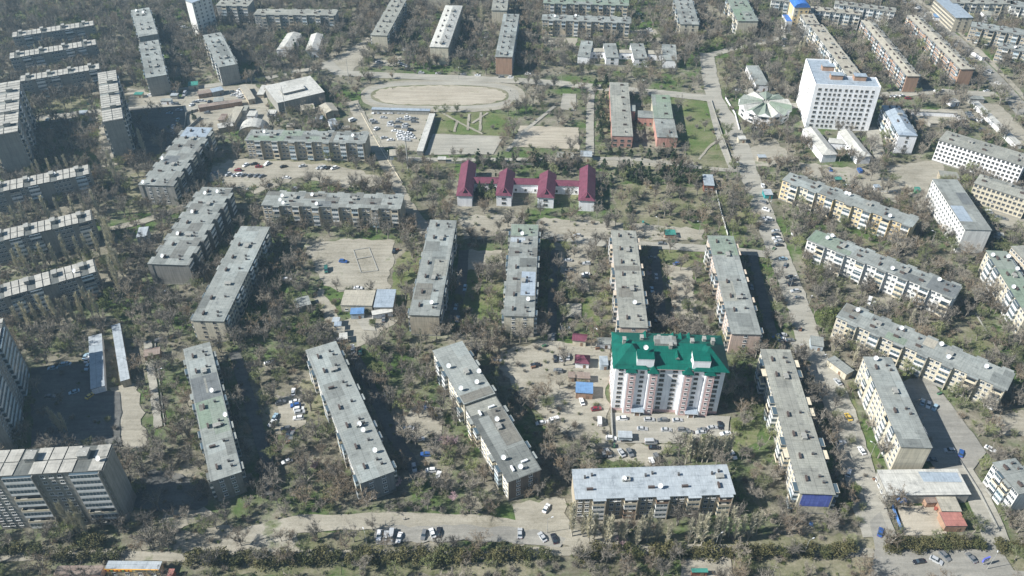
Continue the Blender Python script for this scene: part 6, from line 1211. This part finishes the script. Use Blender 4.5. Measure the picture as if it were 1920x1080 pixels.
# evergreens and hedge bushes
PN = [leafy(300+i, 9, 2.4, L_pine, True, 1500, .42) for i in range(3)]; BU = [leafy(310+i, 3.4, 2.2, m, False, 900, .30) for i, m in enumerate((L_bush, L_bush2, L_bush))]; YG = [leafy(320+i, 6.5, 3.0, L_young, False, 1300, .36) for i in range(2)]
items = []
for poly, n in PINE:
    k = 0; tries = 0
    while k < n and tries < 400:
        tries += 1; x = rnd.uniform(min(p[0] for p in poly), max(p[0] for p in poly)); y = rnd.uniform(min(p[1] for p in poly), max(p[1] for p in poly))
        if not inpoly((x, y), poly): continue
        P = at(x, y)
        if blocked(P.x, P.y, .5, None, False): continue
        items.append(plant((P.x, P.y), PN[rnd.randrange(3)], 'pine_tree', 'dark green', rnd.uniform(.7, 1.1), rnd.uniform(0, 6.28), 'evergreen tree', 'dark evergreens')); k += 1
for (x, y, s) in ((555, 100, 1.2), (565, 98, .9), (1500, 150, 1.0), (1490, 160, 1.0), (1512, 165, 1.1), (1583, 300, 1.0), (690, 112, .8), (505, 90, 1.0), (268, 62, .7), (1226, 82, .9), (1055, 402, .6), (990, 405, .6), (395, 300, 1.2), (388, 312, 1.1), (1060, 330, 1.0), (930, 350, 1.0), (900, 372, .9), (600, 595, .8), (1180, 400, .9), (1550, 120, .9), (1630, 100, .8), (1305, 95, .8), (340, 250, 1.1), (365, 225, .8)):
    P = at(x, y); items.append(plant((P.x, P.y), PN[rnd.randrange(3)], 'pine_tree', 'dark green', s, rnd.uniform(0, 6.28), 'evergreen tree', 'dark evergreens'))
autolabel(items, 'evergreen'); items = []
for (x, y, s) in ((1545, 610, 1.5), (1535, 605, 1.1), (1556, 600, 1.2), (600, 640, .9), (598, 650, .8), (700, 612, .7), (1380, 805, .8), (1575, 935, .9), (1580, 955, 1.0), (1600, 925, .8), (1320, 830, .7), (1460, 680, .7), (210, 560, 1.1), (200, 580, 1.0), (185, 585, .9), (225, 590, .9), (770, 700, .8), (760, 660, .8), (860, 570, .9), (870, 590, .9), (540, 440, .7), (1290, 400, .8), (1000, 360, .7), (1700, 580, .8), (1765, 510, .8), (1830, 560, .9), (1250, 560, .8), (1285, 580, .8)):
    P = at(x, y)
    if blocked(P.x, P.y, .8, None, False): continue
    items.append(plant((P.x, P.y), YG[rnd.randrange(2)], 'leafy_tree', 'yellow-green', s, rnd.uniform(0, 6.28), 'leafy tree', 'first trees in leaf'))
autolabel(items, 'leafy tree'); items = []
HB = [(370+i*26+rnd.uniform(-6, 6), 1056+rnd.uniform(-4, 4)-(i*26)*.015, rnd.uniform(1.0, 1.6)) for i in range(48)]+[(1665+i*17, 1030+rnd.uniform(-3, 3)-i*.6, rnd.uniform(.95, 1.25)) for i in range(11)]+[(1672+i*19, 1022+rnd.uniform(-2, 2), rnd.uniform(.9, 1.1)) for i in range(9)]+[(10+i*30, 1042+rnd.uniform(-8, 10), rnd.uniform(1.0, 1.5)) for i in range(8)]+[(150+i*13, 1022+rnd.uniform(-4, 6), rnd.uniform(.9, 1.3)) for i in range(4)]+[(1875, 1030, 1.2), (1895, 1034, 1.1), (1915, 1030, 1.1)]
for (x, y, s) in HB:
    if 1045 < x < 1075 or 1625 < x < 1660: continue
    P = at(x, y); k = rnd.randrange(3); items.append(plant((P.x, P.y), BU[k], 'round_bush', 'dark olive' if k == 1 else 'olive-brown', (s*1.25, s*1.25, s*1.1), rnd.uniform(0, 6.28), 'bush', 'round bushes along the promenade'))
autolabel(items, 'round bush'); items = []
BL = bare_tree(400, 5, 2.0, 'pink', 900, 1)
for (x, y, s) in ((838, 838, 1.1), (850, 836, 1.0), (1165, 1022, .9), (1175, 610, .9), (745, 912, .9), (1265, 610, .8), (375, 375, .8), (1215, 520, .7), (590, 880, .8), (850, 940, .8)):
    P = at(x, y); items.append(plant((P.x, P.y), BL, 'blossom_tree', 'pinkish', s, rnd.uniform(0, 6.28), 'blossoming tree', 'small trees in pink blossom'))
autolabel(items, 'blossoming tree')
# brushwood and tufts under the trees: nobody could count them
SH = [bare_tree(500+i, 2.2, 1.2, tm, 260, 2, 1.1) for i, tm in enumerate(('brown', 'grey', 'olive', 'olive'))]; TU = leafy(520, .9, .8, L_young, False, 130, .22)
pts = []
y = 140.0
while y < 640:
    x = -430.0; st = 3.1 if y < 330 else 4.4
    while x < 430:
        X = x+rnd.uniform(-.6, .6)*st; Y = y+rnd.uniform(-.6, .6)*st; x += st; q = px((X, Y))
        if not (-30 < q[0] < 1950 and 0 < q[1] < 1100) or rnd.random() > .62: continue
        if blocked(X, Y, .7, rnd): continue
        pts.append((X, Y, rnd.uniform(.5, 1.25), rnd.uniform(0, 6.28), rnd.choice((0, 1, 1, 2, 3, 4, 4, 4))))
    y += st
scatter('undergrowth', pts, SH+[TU], 'low brush and tufts covering the ground under the trees'); print('UNDER', len(pts), 'OBJS', len(bpy.data.objects))

# ---------------------------------------------------------------- the air
m = bpy.data.materials.new('haze_air'); m.use_nodes = True; nt = m.node_tree; nt.nodes.remove(nt.nodes['Principled BSDF']); v = nt.nodes.new('ShaderNodeVolumePrincipled')
v.inputs['Color'].default_value = (0.5, 0.78, 1.0, 1); v.inputs['Density'].default_value = 0.00016; v.inputs['Anisotropy'].default_value = 0.2
nt.links.new(v.outputs[0], nt.nodes['Material Output'].inputs['Volume']); b = MB(); b.box(-1600, -400, -1, 1600, 3100, 262, m); tag(b.build('haze'), 'thin bluish air over the town', None, None, 'stuff')
